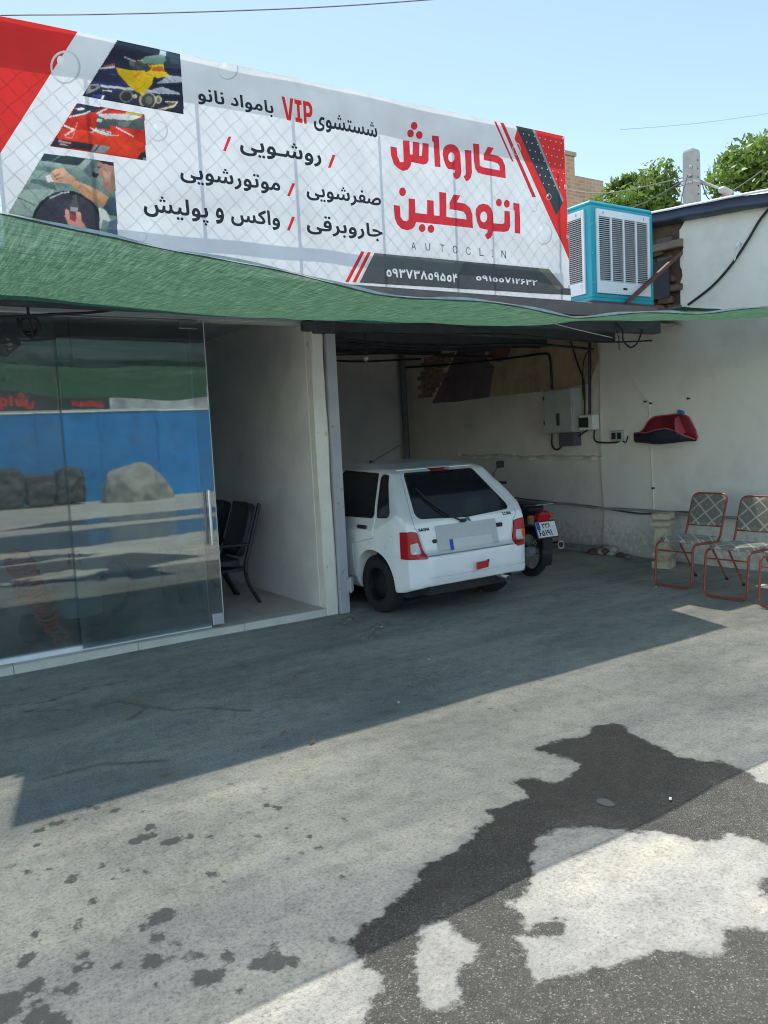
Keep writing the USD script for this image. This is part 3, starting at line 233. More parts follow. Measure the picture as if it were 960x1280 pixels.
def ground_material():
    N = {'g': ('geometry', {}),
         'aw': ('attribute', dict(attribute='wet')), 'ad': ('attribute', dict(attribute='drop')), 'ac': ('attribute', dict(attribute='crack')), 'ar': ('attribute', dict(attribute='rust')),
         'big': ('noise_texture', dict(scale=.9, detail=7.0, roughness=.62)),
         'ms': ('mapping', dict(scale=(.35, 1.7, 1.0), rotation=(0, 0, .05))), 'str': ('noise_texture', dict(scale=1.3, detail=5.0, roughness=.6)),
         'mid': ('noise_texture', dict(scale=9.0, detail=8.0, roughness=.7)), 'fin': ('noise_texture', dict(scale=70.0, detail=6.0, roughness=.75)),
         'vor': ('voronoi_texture', dict(scale=210.0, randomness=1.0)), 'vor2': ('voronoi_texture', dict(scale=38.0)),
         'cbig': ('rgb_ramp', dict(ramp=[(.3, (.285, .285, .262)), (.5, (.355, .352, .322)), (.7, (.435, .424, .388))])),
         'cstr': ('rgb_ramp', dict(ramp=[(.32, (.74, .76, .78)), (.5, (.98, .98, .97)), (.68, (1.26, 1.21, 1.10))])),
         'cmid': ('rgb_ramp', dict(ramp=[(.28, (.70, .70, .70)), (.5, (1, 1, 1)), (.75, (1.14, 1.14, 1.12))])),
         'cfin': ('rgb_ramp', dict(ramp=[(.3, (.45, .45, .45)), (.48, (1, 1, 1)), (.7, (1.25, 1.25, 1.25))])),
         'm1': ('mix', dict(mix_type='multiply', fac=1.0)), 'm2': ('mix', dict(mix_type='multiply', fac=1.0)), 'm3': ('mix', dict(mix_type='multiply', fac=1.0)),
         # pits and pores
         'pit': ('map_range', dict(from_min=.0, from_max=.16, to_min=.30, to_max=1.0, clamp=True)), 'pitn': ('noise_texture', dict(scale=3.0, detail=3.0)), 'pitm': ('map_range', dict(from_min=.42, from_max=.60, to_min=0.1, to_max=1.0, clamp=True)),
         'm4': ('mix', dict(mix_type='multiply')),
         # wet: dark tone with paler stones, net shade painted in
         'we': ('noise_texture', dict(scale=7.0, detail=8.0, roughness=.72)), 'w1': ('math', dict(math_type='multiply_add', value2=.22, value3=-.11)), 'w2': ('math', dict(math_type='add')), 'wm': ('map_range', dict(from_min=-.010, from_max=.012, to_min=0.0, to_max=1.0, clamp=True)),
         'wd': ('map_range', dict(from_min=-.07, from_max=.0, to_min=0.0, to_max=.5, clamp=True)),
         'st': ('rgb_ramp', dict(ramp=[(0, (.034, .033, .031)), (.70, (.050, .049, .046)), (.86, (.075, .073, .068)), (.96, (.13, .127, .118)), (1.0, (.22, .215, .20))])), 'sep': ('separate_color', {}), 'sv': ('voronoi_texture', dict(scale=7.5)), 'sd': ('noise_texture', dict(scale=40.0, detail=4.0)), 's1': ('math', dict(math_type='multiply_add', value2=.14, value3=-.07)), 's2': ('math', dict(math_type='add')), 'sm': ('map_range', dict(from_min=.08, from_max=.14, to_min=.6, to_max=0.0, clamp=True)), 'sk': ('noise_texture', dict(scale=1.1, detail=4.0)), 'sl': ('map_range', dict(from_min=.44, from_max=.62, to_min=0.0, to_max=1.0, clamp=True)), 'sx': ('math', dict(math_type='multiply')), 'ms2': ('mix', dict(color2=(.11, .11, .105))),
         'at': ('attribute', dict(attribute='net_shade')), 'dpc': ('mix', dict(color1=(1.08, 1.08, 1.08), color2=(.38, .40, .44))), 'wcd': ('mix', dict(mix_type='multiply', fac=1.0)), 'wcm': ('mix', dict(mix_type='multiply', fac=1.0)), 'wcr': ('rgb_ramp', dict(ramp=[(.3, (.66, .68, .72)), (.7, (1.42, 1.40, 1.34))])),
         'mw0': ('mix', dict(color2=(.24, .245, .24))), 'mw': ('mix', {}),
         # drops
         'de': ('noise_texture', dict(scale=34.0, detail=6.0, roughness=.7)), 'd1': ('math', dict(math_type='multiply_add', value2=.060, value3=-.026)), 'd2': ('math', dict(math_type='add')), 'dm': ('map_range', dict(from_min=-.004, from_max=.006, to_min=0.0, to_max=.85, clamp=True)),
         'md': ('mix', dict(color2=(.075, .075, .072))),
         # cracks, rust
         'c1': ('math', dict(math_type='multiply_add', value2=.05, value3=-.025)), 'c2': ('math', dict(math_type='add')), 'cm': ('map_range', dict(from_min=.003, from_max=.03, to_min=.6, to_max=0.0, clamp=True)), 'mc': ('mix', dict(color2=(.11, .105, .10))),
         'r1': ('map_range', dict(from_min=.42, from_max=.62, to_min=0.0, to_max=1.0, clamp=True)), 'r2': ('math', dict(math_type='multiply')), 'mr': ('mix', dict(color2=(.25, .18, .07))),
         'ro': ('map_range', dict(from_min=0.0, from_max=1.0, to_min=.92, to_max=.42)),
         'h1': ('math', dict(math_type='multiply_add', value2=.55)), 'b': ('bump', dict(strength=.5, distance=.012)),
         'p': ('principled_bsdf', dict(specular_ior_level=.4))}
    L = [('g.position', f'{n}.vector') for n in ('big', 'ms', 'mid', 'fin', 'vor', 'vor2', 'pitn', 'we', 'de')] + [('ms.vector', 'str.vector'),
         ('big.fac', 'cbig.fac'), ('str.fac', 'cstr.fac'), ('mid.fac', 'cmid.fac'), ('fin.fac', 'cfin.fac'),
         ('cbig.color', 'm1.color1'), ('cstr.color', 'm1.color2'), ('m1.color', 'm2.color1'), ('cmid.color', 'm2.color2'), ('m2.color', 'm3.color1'), ('cfin.color', 'm3.color2'),
         ('vor2.distance', 'pit.value'), ('pitn.fac', 'pitm.value'), ('pitm.result', 'm4.fac'), ('m3.color', 'm4.color1'), ('pit.result', 'm4.color2'),
         ('ac.fac', 'c2.value1'), ('mid.fac', 'c1.value1'), ('c1.value', 'c2.value2'), ('c2.value', 'cm.value'), ('cm.result', 'mc.fac'), ('m4.color', 'mc.color1'),
         ('mid.fac', 'r1.value'), ('r1.result', 'r2.value1'), ('ar.fac', 'r2.value2'), ('r2.value', 'mr.fac'), ('mc.color', 'mr.color1'),
         ('de.fac', 'd1.value1'), ('d1.value', 'd2.value1'), ('ad.fac', 'd2.value2'), ('d2.value', 'dm.value'), ('dm.result', 'md.fac'), ('g.position', 'sv.vector'), ('g.position', 'sd.vector'), ('g.position', 'sk.vector'), ('sd.fac', 's1.value1'), ('s1.value', 's2.value1'), ('sv.distance', 's2.value2'), ('s2.value', 'sm.value'), ('sk.fac', 'sl.value'), ('sm.result', 'sx.value1'), ('sl.result', 'sx.value2'), ('sx.value', 'ms2.fac'), ('mr.color', 'ms2.color1'), ('ms2.color', 'md.color1'),
         ('we.fac', 'w1.value1'), ('w1.value', 'w2.value1'), ('aw.fac', 'w2.value2'), ('w2.value', 'wm.value'), ('w2.value', 'wd.value'),
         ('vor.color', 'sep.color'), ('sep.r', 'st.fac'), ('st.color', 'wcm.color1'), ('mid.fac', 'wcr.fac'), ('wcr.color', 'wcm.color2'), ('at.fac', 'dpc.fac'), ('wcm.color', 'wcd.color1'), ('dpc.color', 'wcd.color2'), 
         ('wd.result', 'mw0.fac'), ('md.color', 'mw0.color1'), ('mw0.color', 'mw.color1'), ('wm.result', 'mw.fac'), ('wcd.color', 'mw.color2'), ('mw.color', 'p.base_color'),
         ('wm.result', 'ro.value'), ('ro.result', 'p.roughness'), ('vor.distance', 'h1.value1'), ('fin.fac', 'h1.value3'), ('h1.value', 'b.height'), ('b.normal', 'p.normal')]
    return usdkit.material(stage, LK + 'concrete_ground', N, L, surface='p.BSDF')
GM = ground_material()
g_mesh = MB().grid(np.stack([GX, GY, gz.reshape(GX.shape)], -1)).arrays()
net_shade = np.clip((P2[:, 1] - 1.95 + .5 * (fbm(np.column_stack([P2 * 3.0, P2[:, 0] * 0]), 3, 2) - .5)) / .5 + .25, 0, 1)   # painted shade: wet colour goes darker on the shaded side of the net's shadow line
obj('ground', g_mesh, GM, smooth=True, attrs=dict(net_shade=net_shade, wet=wet, drop=dr, crack=crk, rust=rus), kind='structure')

# ---------------------------------------------------------------- materials of the buildings
PLASTER = mat('cream_plaster', (.80, .755, .675), .85, grime=(.75, (.30, .28, .25)), var=.05, vs=1.1, bump=.25, bs=40, dirt=(.60, .58, .53), ds=1.6, dl=(.50, .85))
PLASTER_B = mat('soiled_plaster', (.76, .69, .61), .9, grime=(.7, (.28, .26, .24)), var=.10, vs=1.2, bump=.35, bs=30, dirt=(.58, .52, .46), ds=1.6, dl=(.45, .80))
PLASTER_R = mat('room_plaster', (.79, .75, .70), .85, var=.12, vs=1.2, bump=.2, bs=40, dirt=(.60, .58, .55), ds=1.5, dl=(.45, .75))
CREAM = mat('cream_paint', (.80, .77, .67), .6, var=.08, vs=5, bump=.15, bs=30, dirt=(.42, .38, .32), ds=9, dl=(.60, .72))
GREYST = mat('worn_grey_steel', (.44, .44, .455), .55, var=.12, vs=7, bump=.2, bs=60, dirt=(.22, .14, .10), ds=14, dl=(.60, .70))
DARKST = mat('dark_steel', (.07, .073, .085), .6, var=.3, vs=8, bump=.1)
SOFFIT = mat('soffit_sheet', (.60, .60, .62), .6, var=.3, vs=2.0, dirt=(.34, .33, .32), ds=5, dl=(.45, .65))
ALU = mat('aluminium', (.82, .83, .84), .28, .85, var=.04)
STEELP = mat('polished_steel', (.72, .73, .74), .18, 1.0, var=.04)
SILL = mat('stone_sill', (.62, .60, .53), .6, var=.10, vs=8, bump=.1)
TILE = mat('room_floor_tile', (.58, .53, .46), .45, var=.07, vs=4)
BAYF = mat('bay_floor', (.38, .375, .36), .85, var=.2, vs=1.5, bump=.3, bs=50, dirt=(.24, .235, .23), ds=2, dl=(.5, .7))
BLACKP = mat('black_plastic', (.018, .018, .02), .45, var=.2)
RUBBER = mat('rubber', (.022, .022, .024), .75, var=.25, bump=.1)
BRICK = mat('old_brick', (.33, .21, .155), .9, var=.35, vs=9, bump=.4, bs=40)
MORTAR = mat('mortar', (.33, .29, .25), .95, var=.2, bump=.3)
TARP = mat('dark_tarpaulin', (.035, .045, .07), .5, var=.3, bump=.2, bs=12)
GREEN = None
def glass_mat(name, tint, ior=1.5):
    return usdkit.material(stage, LK + name, {'t': ('transparent_bsdf', dict(color=tint)), 'g': ('glossy_bsdf', dict(color=(.95, .97, .97), roughness=.02)), 'f': ('fresnel', dict(IOR=ior)), 'm': ('mix_closure', {}), 'gp': ('geometry', {}), 'dn': ('noise_texture', dict(scale=2.2, detail=8.0, roughness=.7)), 'dr': ('map_range', dict(from_min=.42, from_max=.75, to_min=.008, to_max=.075, clamp=True)), 'df': ('diffuse_bsdf', dict(color=(.55, .56, .54))), 'dx': ('mix_closure', {})}, [('gp.position', 'dn.vector'), ('dn.fac', 'dr.value'), ('dr.result', 'dx.fac'), ('m.closure', 'dx.closure1'), ('df.BSDF', 'dx.closure2'), ('f.fac', 'm.fac'), ('t.BSDF', 'm.closure1'), ('g.BSDF', 'm.closure2')], surface='dx.closure')
GLASS = glass_mat('tinted_glass', (.80, .86, .86), 2.25)

CORE = mat('dark_brick', (.14, .088, .065), .9, var=.35, vs=9, bump=.4, bs=40, dirt=(.15, .13, .11), ds=6, dl=(.5, .6))
# ---------------------------------------------------------------- boundary wall on the right (plane x = 8.1)
WX = 8.1
wall = thing('boundary_wall', 'tall cream plastered wall along the right side with ragged broken plaster by the air cooler', 'wall', (0, 0, 0))
def ragged(pts, amp=.03, step=.05, seed=1):
    out = []
    for i in range(len(pts)):
        a, b = np.array(pts[i]), np.array(pts[(i + 1) % len(pts)]); n = max(1, int(np.linalg.norm(b - a) / step))
        nn = np.array([-(b - a)[1], (b - a)[0]]) / (np.linalg.norm(b - a) + 1e-9)
        for k in range(n):
            p = a + (b - a) * k / n; o = (fbm(np.array([[p[0] * 9, p[1] * 9, seed]]), 3)[0] - .5) * 2 * amp if 0 < k else 0
            out.append(tuple(p + nn * o))
    return Polygon(out).buffer(0)
wall_yz = lambda x: (lambda u, v, w: (x + w, u, v))
# rough brick core of the wall, the cream plaster coat on it with its ragged left end
def wall_top(y): return 3.99 + .09 * np.clip(y - 6.2, -3, 3)
under = Polygon([(-5, -.2)] + [(y, wall_top(y) + .03) for y in np.linspace(-5, 14, 60)] + [(14, -.2)])
obj('brick_core', MB().prism(under, wall_yz(8.17), .23), CORE, wall)
outer = unary_union([sbox(-5, -.2, 5.9, 4.12), sbox(5.8, -.2, 7.16, 2.95)]).difference(ragged([(5.93, 2.9), (6.05, 3.15), (5.88, 3.3), (5.93, 3.5), (5.86, 3.62), (5.92, 3.8), (5.84, 3.92), (5.86, 4.04), (5.74, 4.12), (5.74, 4.3), (7.5, 4.3), (7.5, 2.9)], .05, .03, 3))
outer = outer.difference(ragged([(7.16, .0), (7.11, .5), (7.15, 1.1), (7.13, 2.0), (7.10, 3.0), (7.3, 3.0), (7.3, 0)], .018, .04, 5))
outer = outer.intersection(affinity.translate(under, 0, -.035))
v, f = MB().prism(outer, wall_yz(WX), .07).arrays()
obj('plaster_coat', (v, f), PLASTER, wall)
inner = sbox(7.05, -.2, 11.6, 3.3)
obj('bay_plaster', MB().prism(inner, wall_yz(WX + .035), .13), PLASTER_B, wall)
# exposed course of timber, brick and mortar under the roof edge beside the cooler
for k in range(9):
    zz = 2.98 + k * .115
    for j in range(5):
        yy = 5.98 + j * .24 + (k % 2) * .12
        if rng.random() < .8: obj('brick', MB().obox((8.12 + rng.random() * .05, yy + rng.uniform(-.02, .02), zz + rng.uniform(-.01, .01)), (.11, .19 + .04 * rng.random(), .075 + .022 * rng.random()), rotz(rng.uniform(-.12, .12)) @ rotx(rng.uniform(-.06, .06)), .014), CORE, wall)
obj('timber_plate', MB().obox((8.10, 6.3, 3.72), (.10, .9, .09), rotx(.04), .01), mat('old_timber', (.24, .19, .15), .85, var=.35, vs=12, stretch=(1, .2, 1)), wall)
obj('dark_board', MB().box(8.055, 8.075, 6.02, 6.55, 3.12, 3.55), mat('dark_board_m', (.04, .045, .055), .5, var=.3), wall)
# roof edge laid on the wall top: tarpaulin with a pale upper lip
rp = []
for y in np.linspace(-5, 9, 100):
    w = fbm(np.array([[y * 1.3, 0, 0]]), 3)[0] - .5
    z0 = wall_top(y) + .03 * w
    rp.append([(8.55, y, z0 + .16), (8.25, y, z0 + .15), (7.97, y, z0 + .10 + .04 * w), (7.94, y, z0 + .0 + .05 * w), (7.97, y, z0 - .03 + .06 * w), (8.06, y, z0 - .03), (8.18, y, z0 - .03)])
obj('roof_edge', MB().grid(np.array(rp)), TARP, wall, smooth=True)
obj('white_lip', MB().tube(np.array([(7.955, y, wall_top(y) + .105 + .03 * (fbm(np.array([[y * 1.3, 0, 0]]), 3)[0] - .5)) for y in np.linspace(-5, 9, 60)]), .014, 6), mat('white_trim', (.75, .76, .78), .5), wall)
# old painted patch inside the bay, with bare brick showing at its left end
pf = wall_yz(WX + .033)
def wpoly(pts): return Polygon([tuple(at(x, y, 0, WX)[1:]) for x, y in pts])
dark = ragged(list(wpoly([(574, 430), (628, 428), (615, 470), (610, 496), (570, 502), (538, 504)]).exterior.coords)[:-1], .012, .05, 8)
orange = ragged(list(wpoly([(627, 425), (744, 415), (746, 450), (735, 480), (690, 488), (610, 496), (613, 470)]).exterior.coords)[:-1], .012, .05, 9)
arch = Point(at(622, 430, 0, WX)[1:]).buffer(.34).intersection(sbox(0, 0, 20, 3.2))
orange_c, dark_c = orange.difference(arch), dark.difference(arch).difference(orange)
PT = lambda n, c: mat(n, c, .85, var=.22, vs=3.5, dirt=tuple(.6 * np.array(c)), ds=2.2, dl=(.5, .7))
obj('painted_patch', MB().prism(dark_c, pf, .004), PT('old_dark_paint', (.19, .135, .145)), wall, label='dark brown old paint above the car')
obj('painted_patch', MB().prism(orange_c, pf, .004), PT('old_ochre_paint', (.48, .35, .23)), wall, label='faded ochre paint left of the grey cabinet')
obj('painted_patch', MB().prism(arch.difference(Point(at(622, 430, 0, WX)[1:]).buffer(.27)), pf, .006), PT('pale_arc_paint', (.42, .37, .33)), wall)
obj('painted_patch', MB().prism(Point(at(622, 430, 0, WX)[1:]).buffer(.265).intersection(sbox(0, 0, 20, 3.2)), pf, .005), PT('brown_disc_paint', (.26, .13, .10)), wall)
bz = wpoly([(532, 448), (572, 436), (560, 462), (540, 498), (524, 504), (526, 470)]); bm = MB(); y0, z0, y1, z1 = bz.bounds
for r_ in range(int((z1 - z0) / .085) + 1):
    for c_ in range(int((y1 - y0) / .21) + 2):
        p = (y0 + c_ * .21 - (r_ % 2) * .105, z0 + r_ * .075)
        if bz.contains(Point(p[0] + .05, p[1] + .03)): bm.obox((WX + .022, p[0] + .1, p[1] + .04), (.03, .185, .066), None, .006)
obj('bare_brick', bm, BRICK, wall, kind='stuff')
# ragged mortar ledge at eye height
lp = [at(x, y, 0, WX) for x, y in ((572, 568), (590, 571), (625, 570), (650, 572), (690, 571), (735, 572), (759, 571))]
led = spline(lp, 6); led[:, 0] = WX + .02 - .012 * np.sin(np.arange(len(led)) * 1.7); led[:, 2] += nrg.normal(0, .006, len(led))
obj('mortar_ledge', MB().tube(led, .030 + .010 * np.sin(np.arange(len(led)) * 2.3), 7), PLASTER, wall)

# ---------------------------------------------------------------- the low building: room behind glass on the left, open bay on the right
bld = thing('garage_building', 'low cream car wash building with a glass fronted room and an open parking bay', 'building')
YF, YR = 6.65, 5.85
def roof_z(y): return 2.78 + (y - YR) * (.37 / 5.65)
ys = np.linspace(YR + .02, 11.72, 240); prof = np.array([(y, roof_z(y) + .018 * math.sin(y * 2 * math.pi / .19)) for y in ys])
obj('roof_sheet', MB().grid(np.array([[(x, y, z) for y, z in prof] for x in (-4.2, 1.7, 8.13)])), SOFFIT, bld, smooth=True)
obj('roof_sheet', MB().grid(np.array([[(x, y, roof_z(y) + .09) for y in np.linspace(YR, 11.75, 12)] for x in (-4.2, 2, 8.13)])), mat('roof_top', (.30, .29, .28), .9, var=.2), bld)
for k, y in enumerate((6.9, 8.1, 9.3, 10.5)):
    obj('purlin', MB().box(3.95, 8.12, y - .04, y + .04, roof_z(y) - .13, roof_z(y) - .02, .006), DARKST, bld)
obj('front_beam', MB().box(-4.2, 7.64, YR - .03, YR + .09, 2.66, 2.80, .008), DARKST, bld)
obj('front_fascia', MB().box(-4.2, 7.6, YR - .028, YR + .05, 2.806, 2.95, .008), mat('fascia', (.16, .13, .12), .8, var=.25, vs=4), bld)
obj('header', MB().box(-4.2, 3.6, YF - .02, YF + .16, 2.74, 2.90), PLASTER_R, bld)
obj('overhang_board', MB().box(-4.2, 3.88, YR + .1, YF - .025, 2.775, 2.80), mat('overhang_grey', (.26, .26, .27), .7, var=.2), bld)
obj('partition_wall', MB().box(3.58, 3.72, YF + .03, 11.5, -.1, 3.15), PLASTER_R, bld)
obj('bay_back_wall', MB().box(3.725, 8.13, 11.55, 11.75, -.1, 3.4), PLASTER_B, bld)
obj('room_back_wall', MB().box(-4.2, 3.575, 9.8, 9.95, -.1, 2.98), PLASTER_R, bld)
obj('room_left_wall', MB().box(-4.35, -4.205, YF - .1, 9.95, -.1, 2.98), PLASTER_R, bld)
obj('room_ceiling', MB().box(-4.2, 3.575, YF + .165, 9.8, 2.90, 2.93), mat('room_ceiling_m', (.50, .50, .49), .8), bld)
for r_ in range(6):
    for c_ in range(9):
        if c_ * .6 - 1.8 < 3.4: obj('floor_tile', MB().box(-1.8 + c_ * .6 + .002, min(-1.2 + c_ * .6 - .002, 3.575), YF + .10 + r_ * .52, YF + .617 + r_ * .52, -.05, .062, .002), TILE, bld)
for k in range(6):
    obj('sill_slab', MB().box(-2.0 + k * .95, -1.053 + k * .95 if k < 5 else 3.58, YF - .09, YF + .095, -.08, .065 + .002 * (k % 2), .006), SILL, bld)
# post at the end of the partition: cream boxed column and a worn steel angle
cp = sbox(3.585, YF - .07, 3.745, YF + .03)
v = [];
for z in np.linspace(-.05, 2.70, 30):
    q = (fbm(np.array([[z * 3, 1, 0], [z * 3, 5, 0], [z * 3, 9, 0], [z * 3, 13, 0]]), 3) - .5) * .024
    v.append([(3.585 + q[0], YF - .075, z), (3.597, YF - .09, z), (3.700, YF - .09 + q[2] * .4, z), (3.715 + q[1], YF - .078, z), (3.718, YF + .03, z), (3.585, YF + .03, z), (3.585 + q[0], YF - .075, z)])
obj('cream_column', MB().grid(np.array(v)), CREAM, bld)
st = MB().box(3.732, 3.828, YF - .12, YF - .112, -.07, 2.70, .002).box(3.820, 3.828, YF - .111, YF - .02, -.07, 2.70, .002).box(3.732, 3.74, YF - .111, YF - .0, -.07, 2.70, .002)
obj('steel_post', st, GREYST, bld)
obj('hinge_plate', MB().box(3.80, 3.875, YF - .135, YF - .122, .20, .33, .004).tube([(3.835, YF - .142, .19), (3.835, YF - .142, .34)], .012, 8), GREYST, bld)
obj('post_bracket', MB().box(3.60, 3.84, YF - .14, YF + .02, 2.64, 2.78, .01).box(3.50, 3.64, YF - .13, YF - .05, 2.66, 2.75, .01), DARKST, bld)
# glazing: fixed panes and the sliding door with its edge, clamps and handle
def pane(x0, x1, y, z0, z1): return MB().box(x0, x1, y - .005, y + .005, z0, z1)
for x0, x1 in ((-4.15, -1.63), (-1.62, .60)):
    obj('fixed_pane', pane(x0, x1, YF + .02, .11, 2.74), GLASS, bld)
obj('fixed_pane', pane(.61, 2.46, YF + .02, .11, 2.74), GLASS, bld)
EDGE = mat('glass_edge', (.55, .66, .64), .2, var=.05)
obj('pane_edge', MB().box(2.461, 2.467, YF + .014, YF + .026, .11, 2.74), EDGE, bld)
door = obj('sliding_door', pane(1.37, 2.57, YF - .035, .085, 2.72), GLASS, bld)
obj('door_edge', MB().box(2.571, 2.578, YF - .041, YF - .029, .085, 2.72), EDGE, door)
obj('floor_clamp', MB().box(2.47, 2.575, YF - .052, YF - .041, .09, .19, .004), ALU, door)
obj('top_clamp', MB().box(2.36, 2.52, YF - .056, YF - .041, 2.655, 2.725, .004), STEELP, door)
for s in (-1, 1):
    obj('handle', MB().tube([(2.50, YF - .035 + s * .055, .80), (2.50, YF - .035 + s * .055, 1.28)], .014, 12).tube([(2.50, YF - .035, .90), (2.50, YF - .035 + s * .055, .90)], .008, 8).tube([(2.50, YF - .035, 1.18), (2.50, YF - .035 + s * .055, 1.18)], .008, 8), STEELP, door)
obj('top_rail', MB().box(-4.15, 3.57, YF - .058, YF + .05, 2.742, 2.775, .004), ALU, bld)
obj('bottom_rail', MB().box(-4.15, 2.47, YF - .022, YF + .045, .068, .11, .004), mat('white_rail', (.82, .84, .86), .3, var=.04), bld)
obj('bay_floor_slab', MB().grid(np.array([[(x, y + .03 * math.sin(x * 5), z) for y, z in ((6.30, -.03), (6.52, .004), (6.75, .010), (11.55, .012))] for x in np.linspace(3.835, 8.13, 40)])), BAYF, bld)

# ---------------------------------------------------------------- green shade net over the yard
def net_material():
    N = {'t': ('texture_coordinate', {}), 'm1': ('mapping', dict(scale=(1, 14, 1), rotation=(0, 0, .12))), 'n1': ('noise_texture', dict(scale=9.0, detail=5.0, roughness=.7)),
         'm2': ('mapping', dict(scale=(22, 1.2, 1), rotation=(0, 0, -.5))), 'n2': ('noise_texture', dict(scale=5.0, detail=4.0, roughness=.7)),
         'a': ('math', dict(math_type='multiply_add', value2=.5)), 'a2': ('math', dict(math_type='multiply', value2=.5)),
         'r': ('rgb_ramp', dict(ramp=[(.36, (.022, .062, .034)), (.50, (.060, .138, .085)), (.66, (.17, .27, .19))])),
         'rt': ('map_range', dict(from_min=.3, from_max=.7, to_min=.25, to_max=.62, clamp=True)),
         'd': ('diffuse_bsdf', {}), 'tl': ('translucent_bsdf', {}), 'mx': ('mix_closure', dict(fac=.55)), 'lw': ('layer_weight', dict(blend=.5)), 'lm': ('map_range', dict(from_min=.35, from_max=.85, to_min=0.0, to_max=.42, clamp=True)), 'op': ('math', dict(math_type='add', use_clamp=True)), 'tp': ('transparent_bsdf', dict(color=(1.0, .99, .965))), 'm': ('mix_closure', {})}
    L = [('t.object', 'm1.vector'), ('t.object', 'm2.vector'), ('m1.vector', 'n1.vector'), ('m2.vector', 'n2.vector'), ('n2.fac', 'a2.value1'), ('n1.fac', 'a.value1'), ('a2.value', 'a.value3'),
         ('a.value', 'r.fac'), ('a.value', 'rt.value'), ('r.color', 'd.color'), ('r.color', 'tl.color'), ('d.BSDF', 'mx.closure1'), ('tl.BSDF', 'mx.closure2'),
         ('rt.result', 'op.value1'), ('lw.facing', 'lm.value'), ('lm.result', 'op.value2'), ('op.value', 'm.fac'), ('tp.BSDF', 'm.closure1'), ('mx.closure', 'm.closure2')]
    N['rt'][1].update(to_min=.72, to_max=.54)
    return usdkit.material(stage, LK + 'green_netting', N, L, surface='m.closure')
NETM = net_material()
net = thing('shade_net', 'large green shade net slung from the roof edge over the yard', 'shade net')
fx = [-4, .5, .93, 1.43, 2.11, 3.41, 4.23, 4.98, 5.36, 6.5, 8.06]; fz = [2.59, 2.57, 2.54, 2.46, 2.375, 2.32, 2.37, 2.43, 2.45, 2.48, 2.52]
bx_ = [-4, .88, 1.4, 1.95, 3.3, 4.1, 5.0, 6.1, 7.3, 8.06]; bz_ = [2.70, 2.69, 2.68, 2.67, 2.66, 2.67, 2.69, 2.745, 2.84, 2.97]
nx, ny = 260, 60; X = np.linspace(-4, 8.06, nx); T = np.linspace(0, 1, ny)
XX, TT = np.meshgrid(X, T, indexing='ij')
FY = 3.2 + .04 * np.sin(XX * 1.7)
YY = FY + (YR - .035 - FY) * TT
ZZ = np.interp(XX, fx, fz) * (1 - TT) + np.interp(XX, bx_, bz_) * TT - np.interp(XX, [-4, 1, 3, 5, 8], [.09, .08, .05, .02, .01]) * 4 * TT * (1 - TT)
wr = (fbm(np.stack([XX * 1.1 + TT * 1.5, TT * 5, XX * 0], -1), 4, 5) - .5)
ZZ += wr * .075 * np.sin(np.pi * np.clip(TT, 0, 1)) + .012 * np.sin(XX * 5 + TT * 9) * (1 - TT) - .045 * (1 - TT)
NG = np.stack([XX, YY, ZZ], -1)
obj('netting', MB().grid(NG), NETM, net, smooth=True)
HEM = mat('net_hem', (.03, .06, .05), .8, var=.4, vs=30)
obj('front_hem', MB().tube(NG[:, 0] + [0, 0, .0], .0030 + .001 * np.sin(np.arange(nx) * .9), 6), HEM, net)
HEML = mat('net_fold', (.26, .34, .30), .6, var=.3, vs=20)
fold = [[tuple(NG[i, 0] + [0, -.003, .004]), tuple(NG[i, 0] + [0, .001, .014 + .005 * math.sin(i * .5)]), tuple(NG[i, 0] + [0, .004, .010])] for i in range(nx)]
obj('folded_edge', MB().grid(np.array(fold)), HEML, net)
obj('back_hem', MB().tube(NG[:, -1] + [0, -.004, -.006], .012, 6), HEM, net)
for i in range(6, nx, 13):
    p = NG[i, -1]; obj('wire_tie', MB().tube(spline([p + [0, 0, -.02], p + [.01, -.02, .03], p + [0, .02, .06]], 4), .003, 5), DARKST, net)

# ---------------------------------------------------------------- printed banner on its fence
YB = 5.9
W = json.loads(WORDS)
def uv(x, y): q = at(x, y, 1, YB); return (q[0], q[2])
def pol(pts, ox=0, oy=0, sc=1.0): return Polygon([uv(ox + x / sc, oy + y / sc) for x, y in pts]).buffer(0)
def line(pts, w, ox=0, oy=0, sc=1.0):
    s = 7.0 / FPX * w / sc / 2
    return LineString([uv(ox + x / sc, oy + y / sc) for x, y in pts]).buffer(s, cap_style='flat')
def word(w, L_, R_, T_, B_):
    ww, hh, P = W[w]; x0, x1 = uv(*L_)[0], uv(*R_)[0]; z1, z0 = uv(*T_)[1], uv(*B_)[1]; out = []
    for rings in P:
        rr = [[(x0 + r[i] / ww * (x1 - x0), z0 + r[i + 1] / hh * (z1 - z0)) for i in range(0, len(r), 2)] for r in rings]
        out.append(Polygon(rr[0], rr[1:]).buffer(0))
    return unary_union(out)
def disc(x, y, rx, ry, ox=0, oy=0, sc=1.0):
    return pol([(x + rx * math.cos(a), y + ry * math.sin(a)) for a in np.linspace(0, 2 * math.pi, 24)[:-1]], ox, oy, sc)
RED, BLK, GRY, WHT = (.72, .035, .03), (.028, .03, .038), (.085, .095, .10), (.79, .81, .83)
full = Polygon([(.955, 2.965), (6.295, 2.965), (6.27, 4.60), (1.53, 4.545), (.955, 4.53)])
layers = []   # (part name, polygon, colour), bottom to top
def put(name, p, c): layers.append((name, p.intersection(full.buffer(-.002)), c))
put('printed_field', pol([(-200, -30), (0, 15), (98, 38), (0, 192), (-100, 350), (-200, 350)]), RED)
